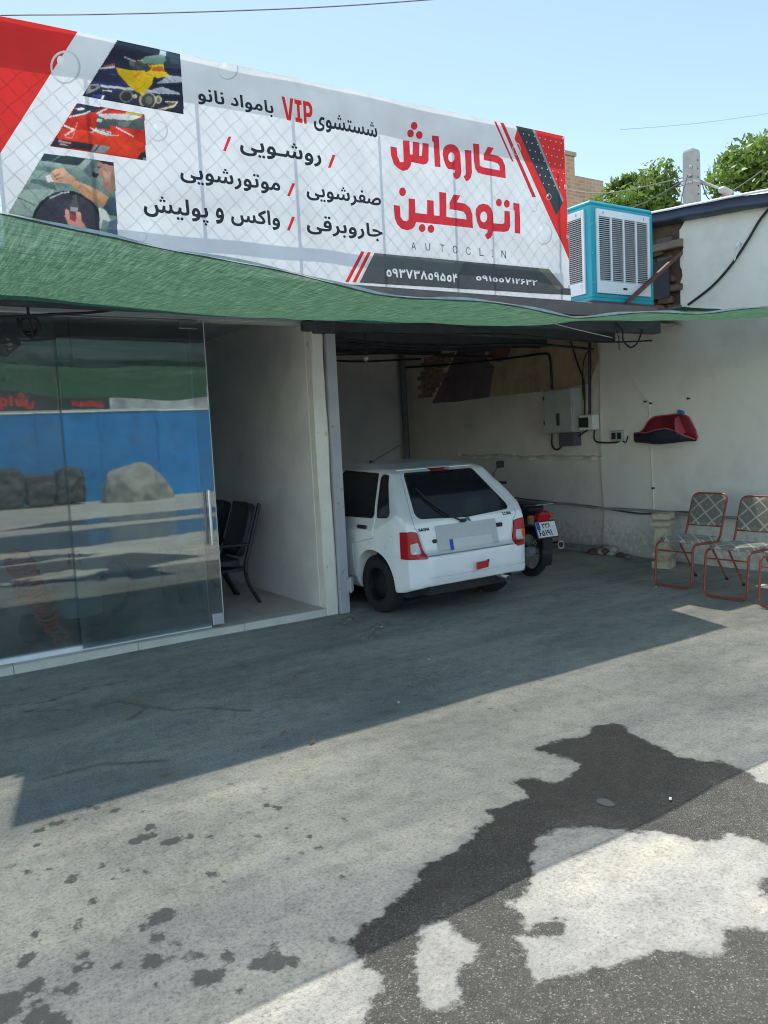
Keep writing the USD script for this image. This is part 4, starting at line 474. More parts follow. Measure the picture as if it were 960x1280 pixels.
# corner emblem
A4 = (600, 145, 5.333)
put('corner_stripes', pol([(345, 85), (575, 118), (615, 1010), (230, 150), (245, 100), (250, 80)], *A4), RED)
put('corner_stripes', pol([(236, 60), (345, 85), (550, 580), (510, 665)], *A4), (.045, .055, .065))
put('corner_stripes', pol([(345, 85), (362, 88), (553, 560), (550, 580)], *A4), (.30, .33, .34))
for q in ([(93, 35), (108, 38), (225, 303), (213, 302)], [(133, 40), (158, 46), (375, 540), (352, 540)]): put('corner_stripes', pol(q, *A4), (.60, .03, .04))
for r_ in range(7):
    for c_ in range(8):
        x, y = 290 + c_ * 36 + r_ * 22, 118 + r_ * 55 + c_ * 9
        if x < 570: put('corner_dots', disc(x, y, 4, 4, *A4), (.80, .62, .60))
# telephone panel
A3 = (430, 290, 3.31)
put('phone_panel', pol([(118, 80), (852, 145), (915, 228), (950, 228), (950, 268), (52, 214)], *A3), (.74, .75, .75))
put('phone_panel', pol([(125, 87), (848, 153), (910, 233), (950, 234), (950, 263), (63, 210)], *A3), GRY)
put('phone_panel', pol([(125, 87), (500, 121), (470, 175), (100, 150)], *A3), (.12, .14, .135))
put('phone_panel', pol([(800, 149), (848, 153), (910, 233), (880, 240), (840, 190)], *A3), (.17, .165, .13))
for q in ([(70, 80), (84, 82), (19, 208), (5, 206)], [(97, 83), (111, 85), (48, 209), (34, 208)]): put('phone_panel', pol(q, *A3), RED)
put('phone_number', word('٥۹۱٥٥۷۱۲۶۳۲', (595.6, 348.9), (671.7, 351.9), (611.3, 344.5), (665.6, 356.5)), WHT)
put('phone_number', word('٥۹۳۷۳۸٥۹۵٥۴', (482.9, 339.8), (572, 345.9), (490.4, 334.8), (550.8, 351.5)), WHT)
for c, x, y in (('A', 288, 58), ('U', 346, 62), ('T', 405, 68), ('O', 459, 73), ('C', 515, 79), ('L', 570, 84), ('I', 613, 89), ('N', 660, 93)):
    wd = 2 if c == 'I' else 9; put('latin_name', word(c, *[(430 + p / 3.31, 290 + q / 3.31) for p, q in ((x - wd, y), (x + wd, y), (x, y - 15), (x, y + 15))]), (.06, .065, .07))
# the two big red words
B1 = (480, 145, 6.0); B2 = (480, 225, 5.3333)
def ln1(p, w): return line(p, w, *B1)
def ln2(p, w): return line(p, w, *B2)
big = [pol([(334, 208), (288, 202), (283, 300), (262, 298), (266, 200), (216, 193), (214, 290), (195, 287), (191, 187), (142, 182), (148, 345), (122, 345), (102, 300), (96, 235), (48, 229), (55, 300), (75, 360), (110, 395), (145, 412), (180, 402), (200, 375), (207, 345), (295, 365), (320, 357), (333, 335)], *B1),
       disc(226, 74, 25, 30, *B1), disc(199, 131, 25, 30, *B1), disc(264, 143, 25, 30, *B1),
       pol([(357, 146), (410, 152), (423, 385), (379, 380), (371, 200), (360, 190)], *B1),
       pol([(440, 290), (442, 255), (455, 228), (480, 213), (505, 210), (530, 217), (552, 236), (568, 265), (574, 300), (580, 420), (573, 452), (560, 468), (540, 476), (527, 462), (515, 434), (532, 425), (533, 404), (480, 398), (462, 372), (447, 330)], *B1).difference(disc(505, 309, 24, 36, *B1)),
       pol([(606, 253), (655, 259), (660, 425), (650, 462), (634, 482), (615, 490), (607, 474), (596, 454), (610, 442), (614, 420)], *B1),
       pol([(667, 205), (713, 212), (719, 372), (740, 384), (866, 408), (866, 378), (850, 355), (810, 342), (748, 331), (747, 288), (778, 231), (823, 239), (797, 286), (850, 297), (888, 323), (908, 372), (914, 468), (742, 438), (705, 426), (684, 395), (674, 340)], *B1),
       pol([(65, 165), (107, 171), (112, 245), (130, 270), (150, 275), (165, 265), (166, 122), (208, 127), (211, 218), (288, 228), (288, 132), (331, 138), (333, 235), (369, 239), (367, 79), (413, 86), (415, 246), (549, 263), (547, 235), (530, 212), (500, 205), (436, 195), (436, 152), (462, 98), (509, 103), (484, 147), (540, 158), (574, 187), (590, 230), (593, 321), (215, 280), (205, 310), (185, 328), (155, 335), (118, 325), (90, 297), (72, 255)], *B2),
       disc(125, 78, 23, 29, *B2), disc(255, 320, 22, 27, *B2), disc(313, 326, 22, 27, *B2),
       pol([(610, 225), (613, 192), (632, 166), (662, 157), (693, 166), (715, 190), (725, 222), (729, 288), (790, 294), (801, 285), (802, 205), (838, 210), (841, 310), (830, 338), (802, 347), (726, 342), (722, 368), (708, 388), (690, 397), (680, 384), (671, 365), (688, 352), (690, 332), (638, 321), (622, 285)], *B2).difference(disc(664, 246, 23, 36, *B2)),
       disc(765, 151, 20, 26, *B2), disc(818, 159, 20, 26, *B2), pol([(861, 152), (904, 157), (909, 357), (872, 354), (870, 205), (862, 198)], *B2)]
for p in big: put('red_lettering', p, (.66, .035, .05))
# the list of services
WL = [('نانو', (247.3, 122), (280, 122), (267.8, 112.9), (250.9, 130.6)), ('بامواد', (288.3, 128), (341.8, 140.5), (333.9, 125.6), (339.5, 146.6)), ('شستشوی', (392.4, 151.7), (471.3, 164.4), (422.5, 143.6), (414, 166.8)),
      ('روشـویی', (300.1, 184.6), (401.4, 198), (373.3, 180.2), (395.8, 209)), ('موتورشویی', (225, 215), (350, 234.7), (280.5, 210.8), (333.9, 242.7)), ('صفرشویی', (383.1, 239), (476, 248.7), (427.5, 233.7), (443.6, 257.9)),
      ('جاروبرقی', (383.1, 276.8), (478, 289.5), (404.2, 270), (450.6, 299.6)), ('واکس', (288.9, 274), (350, 282.5), (325.5, 262), (345.1, 287.9)), ('و', (269.5, 268.4), (280, 271), (274.8, 260), (274.8, 280)), ('پولیش', (179.3, 256.7), (260, 266.7), (201.7, 245.5), (255.7, 282))]
for w in WL: put('service_lettering', word(*w), BLK)
put('latin_name', word('VIP', (352, 122), (390, 131), (355, 121), (380.3, 154.3)), RED)
for (a, b) in (((287.5, 170.5), (280.5, 188.5)), ((417.4, 193.4), (411.6, 209.6)), ((367.1, 229), (360.4, 245)), ((366.8, 271), (360.3, 288))):
    put('slash_mark', pol([(a[0] - 1.8, a[1]), (a[0] + 1.8, a[1] + .4), (b[0] + 1.8, b[1] + .3), (b[0] - 1.8, b[1])]), RED)
# printed water drops
def drop(x, y, rx, ry):
    put('water_drop', disc(x, y, rx, ry).difference(disc(x - rx * .07, y - ry * .05, rx * .94, ry * .94)), (.50, .55, .54))
    put('water_drop', disc(x - rx * .07, y - ry * .05, rx * .94, ry * .94).difference(disc(x - rx * .02, y + ry * .02, rx * .86, ry * .88)), (.73, .76, .76))
    put('water_drop', disc(x - rx * .35, y - ry * .4, rx * .22, ry * .28), (.88, .92, .90))
for d in ((82, 84, 19, 21), (285, 86, 13, 14), (198, 164, 12, 13), (178, 296, 6, 6), (680, 292, 10, 14), (667, 259, 5, 6), (646, 186, 5, 8), (686, 246, 3, 4)): drop(*d)
# three printed pictures
PICS = []
def picture(name, A, outline, bg, shapes):
    o = pol(outline, *A); PICS.append((name, o, bg, []))
    layers.append(('cut', o.intersection(full.buffer(-.002)).buffer(-.003), bg))
    for kind, data, c in shapes:
        if kind == 'p': q = pol(data, *A)
        elif kind == 'l': q = line(data[0], data[1], *A)
        else: q = disc(*data, *A)
        PICS[-1][3].append((q, c))
picture('car_print', (90, 40, 6.4), [(365, 62), (862, 180), (893, 660), (85, 508)], (.022, .026, .05), [
    ('p', [(365, 62), (700, 145), (690, 190), (330, 130)], (.03, .04, .06)), ('p', [(700, 142), (752, 154), (752, 192), (700, 185)], (.55, .66, .72)), ('p', [(755, 155), (862, 180), (868, 300), (740, 285)], (.05, .075, .11)), ('p', [(780, 215), (850, 225), (855, 260), (790, 250)], (.09, .13, .16)),
    ('p', [(545, 225), (590, 195), (700, 183), (745, 195), (752, 230), (720, 262), (640, 258), (560, 250)], (.20, .33, .25)), ('p', [(600, 198), (700, 188), (735, 200), (650, 215)], (.36, .48, .38)), ('p', [(412, 193), (520, 235), (500, 242), (420, 206)], (.42, .44, .47)), ('p', [(225, 284), (345, 268), (345, 286), (225, 298)], (.62, .64, .7)),
    ('p', [(255, 266), (340, 248), (340, 266), (250, 276)], (.5, .08, .06)), ('p', [(240, 300), (400, 300), (460, 400), (170, 395)], (.035, .04, .085)), ('l', ([(300, 330), (350, 345)], 4), (.15, .16, .2)), ('p', [(170, 395), (450, 405), (470, 425), (165, 412)], (.03, .04, .16)), ('p', [(230, 420), (480, 448), (840, 485), (868, 502), (700, 495), (480, 466), (230, 440)], (.62, .64, .70)), ('p', [(640, 460), (720, 440), (870, 495), (700, 492)], (.50, .52, .60)),
    ('p', [(760, 345), (880, 362), (880, 402), (670, 415), (720, 385)], (.52, .55, .64)), ('l', ([(740, 360), (790, 400)], 5), (.10, .11, .14)), ('l', ([(800, 360), (830, 395)], 4), (.10, .11, .14)),
    ('d', (435, 512, 55, 52), (.16, .16, .14)), ('d', (437, 514, 42, 40), (.03, .03, .035)), ('d', (605, 545, 70, 66), (.36, .34, .22)), ('d', (608, 548, 56, 54), (.05, .05, .06)), ('d', (615, 545, 30, 34), (.14, .13, .11)), ('d', (692, 540, 26, 34), (.46, .44, .26)), ('d', (690, 545, 14, 20), (.14, .13, .09)), ('d', (502, 515, 18, 16), (.44, .42, .25)),
    ('l', ([(245, 466), (320, 474)], 9), (.5, .5, .5)), ('p', [(130, 420), (215, 412), (225, 445), (180, 470), (105, 500)], (.26, .28, .25)), ('p', [(150, 430), (200, 425), (195, 450), (150, 460)], (.05, .05, .06)), ('p', [(165, 495), (240, 505), (225, 535), (160, 522)], (.04, .06, .30)), ('p', [(245, 505), (262, 510), (250, 536), (232, 532)], (.78, .8, .84)),
    ('p', [(740, 555), (850, 558), (820, 602), (740, 622), (680, 618), (790, 592)], (.58, .52, .33)), ('p', [(750, 562), (835, 565), (800, 590), (770, 585)], (.10, .09, .08)), ('p', [(500, 600), (880, 640), (880, 655), (560, 590)], (.02, .022, .03)),
    ('p', [(348, 280), (420, 300), (560, 312), (640, 290), (628, 250), (590, 237), (505, 228), (560, 224), (640, 265), (730, 260), (737, 310), (780, 350), (690, 370), (652, 360), (640, 420), (565, 506), (480, 455), (420, 390), (375, 335)], (.84, .56, .01)),
    ('p', [(640, 285), (722, 270), (745, 318), (640, 312)], (.75, .2, .02)), ('p', [(488, 350), (540, 322), (562, 330), (500, 370)], (.74, .28, .02)), ('p', [(600, 260), (640, 270), (635, 300), (618, 280)], (.7, .25, .02)), ('l', ([(500, 470), (560, 440), (590, 400)], 5), (.62, .36, .01)), ('l', ([(390, 310), (480, 350), (545, 390)], 5), (.66, .40, .01)), ('l', ([(640, 350), (590, 330)], 6), (.62, .36, .01)),
    ('p', [(455, 232), (540, 240), (600, 265), (632, 300), (600, 322), (540, 300), (465, 285)], (.075, .09, .11)), ('p', [(455, 232), (490, 236), (500, 275), (462, 270)], (.14, .17, .18)), ('l', ([(520, 250), (590, 290)], 5), (.03, .035, .045))])
picture('polishing_print', (10, 120, 5.053), [(435, 45), (860, 115), (873, 408), (265, 315)], (.62, .035, .018), [
    ('p', [(330, 200), (700, 240), (860, 300), (873, 408), (300, 300)], (.68, .05, .02)), ('p', [(435, 45), (605, 72), (560, 98), (430, 122), (392, 130)], (.035, .04, .055)), ('p', [(425, 80), (465, 72), (492, 82), (450, 93)], (.75, .78, .8)),
    ('l', ([(385, 132), (470, 115), (520, 96)], 7), (.78, .76, .76)), ('l', ([(350, 185), (415, 212), (360, 250)], 8), (.82, .68, .66)), ('l', ([(518, 200), (550, 215), (522, 234)], 6), (.8, .62, .6)), ('l', ([(560, 112), (632, 74)], 7), (.78, .74, .74)), ('l', ([(680, 195), (735, 225), (792, 256)], 6), (.84, .7, .68)), ('l', ([(360, 262), (405, 265), (440, 160)], 3), (.72, .35, .3)), ('l', ([(620, 250), (700, 248)], 4), (.8, .5, .48)),
    ('p', [(745, 96), (850, 110), (845, 126), (740, 116)], (.68, .54, .05)), ('p', [(575, 112), (740, 112), (850, 130), (760, 162), (640, 152), (570, 130)], (.66, .67, .64)), ('p', [(620, 142), (780, 155), (860, 135), (862, 215), (760, 205), (650, 186)], (.085, .105, .11)), ('p', [(700, 160), (780, 160), (750, 200), (690, 185)], (.15, .18, .18)),
    ('p', [(555, 118), (600, 140), (642, 170), (650, 212), (558, 200), (565, 160)], (.06, .085, .085)), ('p', [(565, 140), (595, 150), (590, 165), (560, 160)], (.6, .6, .58)), ('p', [(552, 202), (652, 230), (652, 250), (600, 245), (545, 224)], (.72, .76, .72)), ('l', ([(560, 208), (645, 236)], 6), (.16, .22, .22)),
    ('p', [(305, 266), (540, 308), (520, 347), (266, 315)], (.025, .028, .035)), ('p', [(320, 278), (400, 293), (395, 303), (318, 290)], (.5, .3, .3)), ('p', [(330, 300), (380, 310), (375, 318), (322, 308)], (.4, .4, .42)), ('p', [(555, 308), (650, 320), (607, 362), (522, 352)], (.22, .30, .29)), ('l', ([(575, 312), (545, 352)], 6), (.05, .06, .06)),
    ('p', [(873, 412), (812, 400), (835, 362), (872, 343)], (.018, .02, .025)), ('d', (862, 402, 12, 12), (.3, .28, .28))])
picture('tyre_print', (10, 120, 5.053), [(228, 362), (668, 418), (696, 920), (-10, 760)], (.19, .27, .235), [
    ('p', [(228, 362), (492, 396), (440, 442), (205, 405)], (.035, .06, .07)), ('l', ([(330, 375), (280, 412)], 6), (.12, .17, .17)), ('p', [(492, 396), (535, 402), (470, 470), (438, 440)], (.36, .45, .42)), ('p', [(535, 402), (560, 430), (520, 520), (470, 470)], (.12, .17, .17)),
    ('p', [(205, 408), (438, 445), (440, 470), (190, 440)], (.30, .40, .36)), ('p', [(170, 465), (250, 480), (330, 600), (200, 620), (100, 580)], (.24, .33, .29)), ('p', [(90, 590), (300, 590), (210, 680), (160, 760), (0, 740)], (.31, .41, .36)), ('l', ([(60, 640), (180, 695)], 5), (.06, .09, .085)), ('p', [(150, 520), (290, 545), (310, 600), (220, 570), (140, 545)], (.12, .18, .165)), ('p', [(420, 500), (560, 520), (580, 620), (470, 600)], (.16, .23, .205)),
    ('d', (370, 810, 222, 212), (.012, .016, .02)), ('d', (372, 816, 208, 200), (.045, .048, .062)), ('l', ([(262, 645), (340, 612), (385, 606)], 6), (.5, .55, .55)),
    ('p', [(575, 705), (620, 720), (655, 800), (600, 780), (580, 860)], (.52, .58, .53)), ('p', [(640, 790), (692, 778), (696, 900), (620, 870)], (.10, .15, .21)), ('p', [(635, 640), (682, 642), (690, 762), (640, 752), (598, 705)], (.045, .08, .105)),
    ('p', [(400, 527), (450, 545), (560, 590), (637, 640), (600, 707), (480, 632), (400, 562)], (.50, .27, .15)), ('p', [(430, 535), (560, 590), (632, 640), (560, 615), (450, 560)], (.62, .38, .22)), ('p', [(265, 485), (300, 460), (350, 454), (385, 490), (430, 522), (402, 562), (330, 550), (280, 540), (255, 510)], (.58, .34, .22)), ('l', ([(290, 510), (330, 490)], 7), (.36, .17, .11)), ('l', ([(300, 528), (345, 515)], 6), (.36, .17, .11)), ('p', [(235, 505), (265, 495), (285, 542), (250, 546)], (.74, .76, .7)),
    ('p', [(557, 418), (668, 420), (674, 602), (622, 602), (590, 562), (602, 520), (562, 500), (578, 460)], (.42, .22, .17)), ('p', [(600, 470), (650, 480), (650, 560), (610, 545)], (.52, .29, .22)), ('p', [(548, 405), (668, 418), (668, 442), (600, 428)], (.03, .028, .03)), ('p', [(560, 440), (585, 445), (580, 452), (562, 450)], (.1, .05, .04)), ('p', [(530, 478), (575, 490), (560, 520), (530, 510)], (.03, .03, .035)),
    ('p', [(405, 625), (435, 625), (438, 660), (445, 690), (440, 752), (388, 742), (390, 690), (408, 650)], (.085, .09, .10)), ('p', [(395, 700), (440, 705), (440, 735), (392, 728)], (.36, .37, .37)), ('p', [(388, 742), (440, 752), (435, 800), (395, 800)], (.34, .05, .06)), ('p', [(362, 715), (386, 720), (390, 780), (430, 800), (428, 730), (455, 732), (466, 790), (505, 850), (440, 850), (380, 812), (358, 760)], (.60, .29, .23))])
# cut the print into pieces that do not overlap, then hang it with its creases
def crease(x, z):
    t = np.clip((z - 3.02) / 1.55, 0, 1)
    w = fbm(np.stack([x * 1.6, z * 1.9, x * 0], -1), 3, 11) - .5
    pull = np.exp(-((x - 6.2) / .5) ** 2) * np.sin(z * 14 + x * 6) * .008 * (1 - t)
    return .009 * w + .0025 * np.sin(x * 7.9 + 1.2 * np.sin(z * 3)) * (1 - t * .4) + pull + .004 * np.cos(x * 2 * np.pi / .8) * t * (1 - t)
covered = Polygon(); pieces = {}
for name, p, c in reversed(layers):
    q = p.difference(covered); covered = unary_union([covered, p])
    if not q.is_empty: pieces.setdefault(name, []).append((q, c))
pieces['fabric'] = [(full.difference(covered), WHT)]
BANM = usdkit.material(stage, LK + 'banner_print', {'a': ('attribute', dict(attribute='col')), 'g': ('geometry', {}), 'n': ('noise_texture', dict(scale=3.5, detail=6.0)), 'r': ('rgb_ramp', dict(ramp=[(.3, (.90, .90, .90)), (.7, (1.04, 1.04, 1.04))])), 'm': ('mix', dict(mix_type='multiply', fac=1.0)),
    'p': ('principled_bsdf', dict(roughness=.45, specular_ior_level=.35)), 't': ('translucent_bsdf', {}), 'x': ('mix_closure', dict(fac=.38))},
    [('a.color', 'm.color1'), ('g.position', 'n.vector'), ('n.fac', 'r.fac'), ('r.color', 'm.color2'), ('m.color', 'p.base_color'), ('m.color', 't.color'), ('p.BSDF', 'x.closure1'), ('t.BSDF', 'x.closure2')], surface='x.closure')
ban = thing('car_wash_banner', 'long printed white and red car wash banner hung on a fence above the garage roof', 'banner')
def hang(q, edge):
    V, F, n = [], [], 0
    for g in getattr(q, 'geoms', [q]):
        if g.geom_type != 'Polygon' or g.area < 2e-7: continue
        try: v, f = trimesh.creation.triangulate_polygon(g, engine='earcut')
        except Exception: continue
        if len(f) == 0: continue
        v3 = np.column_stack([v, np.zeros(len(v))])
        if g.area > .004: v3, f = tess(v3, f, edge)
        V.append(v3[:, :2]); F.append(f + n); n += len(v3)
    if not V: return None
    v, f = np.vstack(V), np.vstack(F); return v, f
from scipy.ndimage import gaussian_filter
pieces.pop('cut', None)
for pi_, (name, o, bg, shp) in enumerate(PICS):      # the photographs printed on the banner: colour per vertex of a fine sheet
    o = o.intersection(full); x0, z0, x1, z1 = o.bounds; st_ = .0055
    xs_, zs_ = np.arange(x0 - st_, x1 + st_, st_), np.arange(z0 - st_, z1 + st_, st_); QX, QZ = np.meshgrid(xs_, zs_, indexing='ij'); C = np.tile(np.array(bg, float), QX.shape + (1,))
    q3 = np.stack([QX * 9, QZ * 9, QX * 0 + pi_ * 7], -1); C *= (.45 + 1.1 * fbm(q3, 4, 2))[..., None]
    wx, wz = QX + .004 * (fbm(q3 * 2.5, 3, 8) - .5), QZ + .004 * (fbm(q3 * 2.5 + 31, 3, 9) - .5)
    for k_, (q, c) in enumerate(shp):
        ins = shapely.contains_xy(q, wx, wz)
        if not ins.any(): continue
        b_ = q.bounds; lit_ = .62 + .75 * fbm(q3 * 1.6 + k_ * 3.7, 4, k_); gr = 1 + .30 * ((QZ - b_[1]) / max(b_[3] - b_[1], 1e-3) - .5)
        C[ins] = np.array(c) * (lit_ * gr)[ins][:, None]
    C = .85 * C + .15 * gaussian_filter(C, (1.5, 1.5, 0)); C *= (.90 + .2 * nrg.random(QX.shape))[..., None]
    keep_ = shapely.contains_xy(o.buffer(st_ * .6), QX, QZ)
    a_, b2 = QX.shape; i_, j_ = np.meshgrid(np.arange(a_ - 1), np.arange(b2 - 1), indexing='ij'); F = np.stack([i_ * b2 + j_, (i_ + 1) * b2 + j_, (i_ + 1) * b2 + j_ + 1, i_ * b2 + j_ + 1], -1).reshape(-1, 4); F = F[keep_.ravel()[F].all(1)]
    V = np.stack([QX, YB - .0015 + crease(QX, QZ), QZ], -1).reshape(-1, 3); ux = np.unique(F); mp_ = np.zeros(len(V), int); mp_[ux] = np.arange(len(ux)); F = mp_[F]
    obj(name, (V[ux], np.vstack([F[:, [0, 1, 2]], F[:, [0, 2, 3]]])), BANM, ban, smooth=True, col=np.clip(C.reshape(-1, 3)[ux], 0, 1))
for name, items in pieces.items():
    groups = [items] if name not in ('red_lettering', 'service_lettering', 'phone_number', 'slash_mark', 'printed_field', 'water_drop', 'latin_name') else [[i] for i in items]
    for it in groups:
        V, F, C, n = [], [], [], 0
        for q, c in it:
            h = hang(q, .11)
            if h is None: continue
            V.append(h[0]); F.append(h[1] + n); n += len(h[0]); cc = np.tile(c, (len(h[0]), 1))
            if name.endswith('_print'): cc = cc * (.78 + .5 * fbm(np.column_stack([h[0] * 22, np.zeros(len(h[0]))]), 3, 4))[:, None]
            C.append(cc)
        if not V: continue
        v = np.vstack(V); v = np.column_stack([v[:, 0], YB + crease(v[:, 0], v[:, 1]), v[:, 1]])
        obj(name, (v, np.vstack(F)), BANM, ban, smooth=True, col=np.vstack(C))
CLOTH = usdkit.material(stage, LK + 'banner_back', {'p': ('principled_bsdf', dict(base_color=(.8, .81, .82), roughness=.6)), 't': ('translucent_bsdf', dict(color=(.8, .81, .82))), 'x': ('mix_closure', dict(fac=.4))}, [('p.BSDF', 'x.closure1'), ('t.BSDF', 'x.closure2')], surface='x.closure')
fl = np.array([[(x, YB + .018 + .004 * math.sin(x * 3), 4.545 + .012 * (x - 1.5) if k == 0 else 4.25 + .012 * (x - 1.5) + .006 * math.sin(x * 5)) for k in (0, 1)] for x in np.linspace(.96, 6.26, 60)])
obj('back_flap', MB().grid(fl), CLOTH, ban)
for x, z in ((6.25, 4.57), (6.25, 4.1), (6.26, 3.6), (6.265, 3.1)):
    obj('eyelet', MB().lathe([(.008, 0), (.016, .003), (.018, 0)], 12, (x, YB - .012, z), rotx(math.pi / 2)), ALU, ban)
FEN = mat('galvanised_wire', (.34, .35, .36), .5, .6, var=.2)
fen = thing('chain_link_fence', 'chain link fence with steel posts standing behind the printed banner', 'fence', (0, 0, 0))
yf = YB + .10
for x in (1.0, 1.6, 2.4, 3.21, 4.04, 4.85, 5.3, 6.2): obj('post', MB().tube([(x, yf + .03, 2.95), (x, yf + .03, 4.5)], .014 if x != 5.3 else .011, 8), GREYST, fen)
for z0, z1 in ((3.50, 3.565), (3.03, 3.055)): obj('rail', MB().box(.95, 6.24, yf + .055, yf + .075, z0, z1), GREYST, fen)
wm = MB(); D = .072
for k in range(int(5.25 / D) + 1):
    x = .97 + k * D; pz = np.arange(3.02, 4.52, D)
    pts_ = [(x + (D / 2) * (1 if (i + k) % 2 else -1) * .98 + .004 * math.sin(i * 2.1 + k), yf + .004 * ((i + k) % 2), z) for i, z in enumerate(pz)]
    wm.tube(pts_, .0019, 4, caps=False)
obj('wire_mesh', wm, FEN, fen)

# ---------------------------------------------------------------- evaporative cooler on its bracket
TURQ = mat('turquoise_paint', (.015, .33, .42), .4, var=.10, vs=5, dirt=(.10, .30, .33), ds=9, dl=(.6, .75))
WHP = mat('white_enamel', (.76, .77, .78), .4, var=.05, dirt=(.55, .54, .50), ds=7, dl=(.6, .78))
DARKIN = mat('cooler_pad', (.045, .04, .035), .9, var=.3, bump=.3)
ac = thing('evaporative_cooler', 'turquoise and white evaporative air cooler with louvred panels standing at the roof edge', 'air cooler', (7.17, 5.92 + .5, 2.985), 0)
h, hw, hd = 1.05, .50, .48
obj('cabinet', MB().box(-hw, hw, -hd, hd, .05, h - .05, .0).box(-hw - .004, hw + .004, -hd - .004, hd + .004, h - .05, h, .02).box(-hw - .004, hw + .004, -hd - .004, hd + .004, 0, .055, .012), TURQ, ac)
def panel(u0, u1, z0, z1, fn, cols, rows):
    n = UsdGeom.Xform.Define(stage, numbered(str(ac.GetPath()) + '/louvre_panel')).GetPrim()
    def B(a0, a1, b0, b1, d0, d1, c=.003):
        m = MB().box(a0, a1, d0, d1, b0, b1, c).arrays(); return (np.array([fn(*p) for p in m[0]]), m[1])
    wd = (u1 - u0); fr = MB(); mg = .035; top, bot = .075, .13
    cw = (wd - 2 * mg - (cols - 1) * .022) / cols
    for a0, a1, b0, b1 in ((u0, u0 + mg, z0, z1), (u1 - mg, u1, z0, z1), (u0 + mg, u1 - mg, z0, z0 + bot), (u0 + mg, u1 - mg, z1 - top, z1)): fr.add(*B(a0, a1, b0, b1, 0, .022))
    for k in range(1, cols):
        a = u0 + mg + k * cw + (k - 1) * .022; fr.add(*B(a, a + .022, z0 + bot, z1 - top, .001, .021))
    obj('frame', fr, WHP, n)
    obj('pad', B(u0 + .01, u1 - .01, z0 + .02, z1 - .02, -.004, .002, 0), DARKIN, n)
    for a in (u0 + mg + .06, u1 - mg - .07): obj('slot', B(a, a + .008, z1 - .05, z1 - .025, .0225, .024, 0), BLACKP, n)
    obj('slot', B((u0 + u1) / 2 - .035, (u0 + u1) / 2 + .03, z0 + .05, z0 + .072, .0225, .025, 0), BLACKP, n)
    p = (z1 - top - z0 - bot) / rows
    for c in range(cols):
        a = u0 + mg + c * (cw + .022)
        for r_ in range(rows):
            z = z0 + bot + (r_ + .5) * p
            m = MB().obox(((a + a + cw) / 2, .010, z), (cw - .001, .020, .0035), rotx(-.6)).arrays()
            obj('louvre_slat', (np.array([fn(*q) for q in m[0]]), m[1]), WHP, n)
panel(-.43, .43, .09, h - .085, lambda u, d, z: (u, -hd - d, z), 4, 32)
panel(-.40, .40, .09, h - .085, lambda u, d, z: (-hw - d, -u, z), 2, 32)
panel(-.40, .40, .09, h - .085, lambda u, d, z: (hw + d, u, z), 2, 8)
for x in (-hw - .002, hw - .03):
    for z in (.2, .5, .8): obj('screw', MB().sphere((x + .016, -hd - .002, z), .006, 1), ALU, ac)
RUST_ = mat('rusty_steel', (.13, .06, .045), .75, var=.35, vs=14, bump=.3)
br = thing('cooler_bracket', 'rusty steel angle frame under the turquoise cooler with a diagonal brace to the wall', 'bracket')
obj('frame_rail', MB().box(6.58, 7.80, 5.90, 5.94, 2.952, 2.983, .004), RUST_, br); obj('frame_rail', MB().box(6.60, 7.75, 6.85, 6.89, 2.952, 2.983, .004), RUST_, br)
obj('cross_rail', MB().box(6.66, 6.70, 5.945, 6.845, 2.953, 2.982, .004), RUST_, br); obj('cross_rail', MB().box(7.55, 7.59, 5.945, 6.845, 2.953, 2.982, .004), RUST_, br)
a, b = at(783, 379, 1, 5.86), at(851, 316, 0, 8.09)
dv = (b - a) / np.linalg.norm(b - a); sd = np.cross(dv, [0, 0, 1]); sd /= np.linalg.norm(sd)
obj('diagonal_brace', MB().obox((a + b) / 2, (.045, np.linalg.norm(b - a), .04), np.stack([sd, dv, np.cross(sd, dv)], 1), .004), RUST_, br)

# ---------------------------------------------------------------- parked white hatchback (rear bumper at y = 0, nose at y = 3.6)
CARP = mat('white_car_paint', (.88, .89, .89), .28, var=.02, vs=3, coat=.6, dirt=(.76, .76, .74), ds=5, dl=(.58, .80), space='obj')
CGL = mat('dark_car_glass', (.012, .014, .018), .06, var=.1, spec=.7)
REDL = mat('red_lens', (.42, .012, .018), .15, var=.1, coat=.5); CLRL = mat('clear_lens', (.62, .58, .56), .12, .3, var=.1); AMB = mat('amber_lens', (.62, .10, .02), .15, var=.1)
CHR = mat('chrome', (.62, .63, .65), .15, 1.0, var=.04)
car = thing('hatchback_car', 'white hatchback car parked nose in under the bay roof beside the column', 'car', (4.735, 5.68, 0), 0)
CS = m3.CrossSection
side = [(0.03, .30), (0.0, .40), (.005, .56), (.065, .60), (.085, .64), (.10, .75), (.13, .87), (.16, .91), (.54, 1.305), (.64, 1.345), (1.0, 1.39), (1.55, 1.41), (2.0, 1.38), (2.75, .96), (3.2, .89), (3.5, .78), (3.57, .62), (3.58, .35), (3.5, .22), (2.8, .19), (.55, .20), (.22, .24)]
front = [(.68, .18), (.74, .26), (.765, .45), (.775, .62), (.77, .78), (.75, .90), (.71, 1.02), (.59, 1.29), (.545, 1.35), (.45, 1.40), (.25, 1.435), (0, 1.445)]
front = front + [(-x, z) for x, z in front[::-1][1:]]
plan = [(-.52, -.008), (-.30, -.03), (0, -.04), (.30, -.03), (.52, -.008), (.625, .035), (.70, .12), (.75, .30), (.775, .6), (.78, .9), (.78, 2.6), (.76, 3.1), (.70, 3.42), (.45, 3.57), (0, 3.6)]
plan = plan + [(-x, y) for x, y in plan[::-1][1:] if y > 0.04]
def ext(poly): return CS([[tuple(p) for p in poly]], m3.FillRule.NonZero)
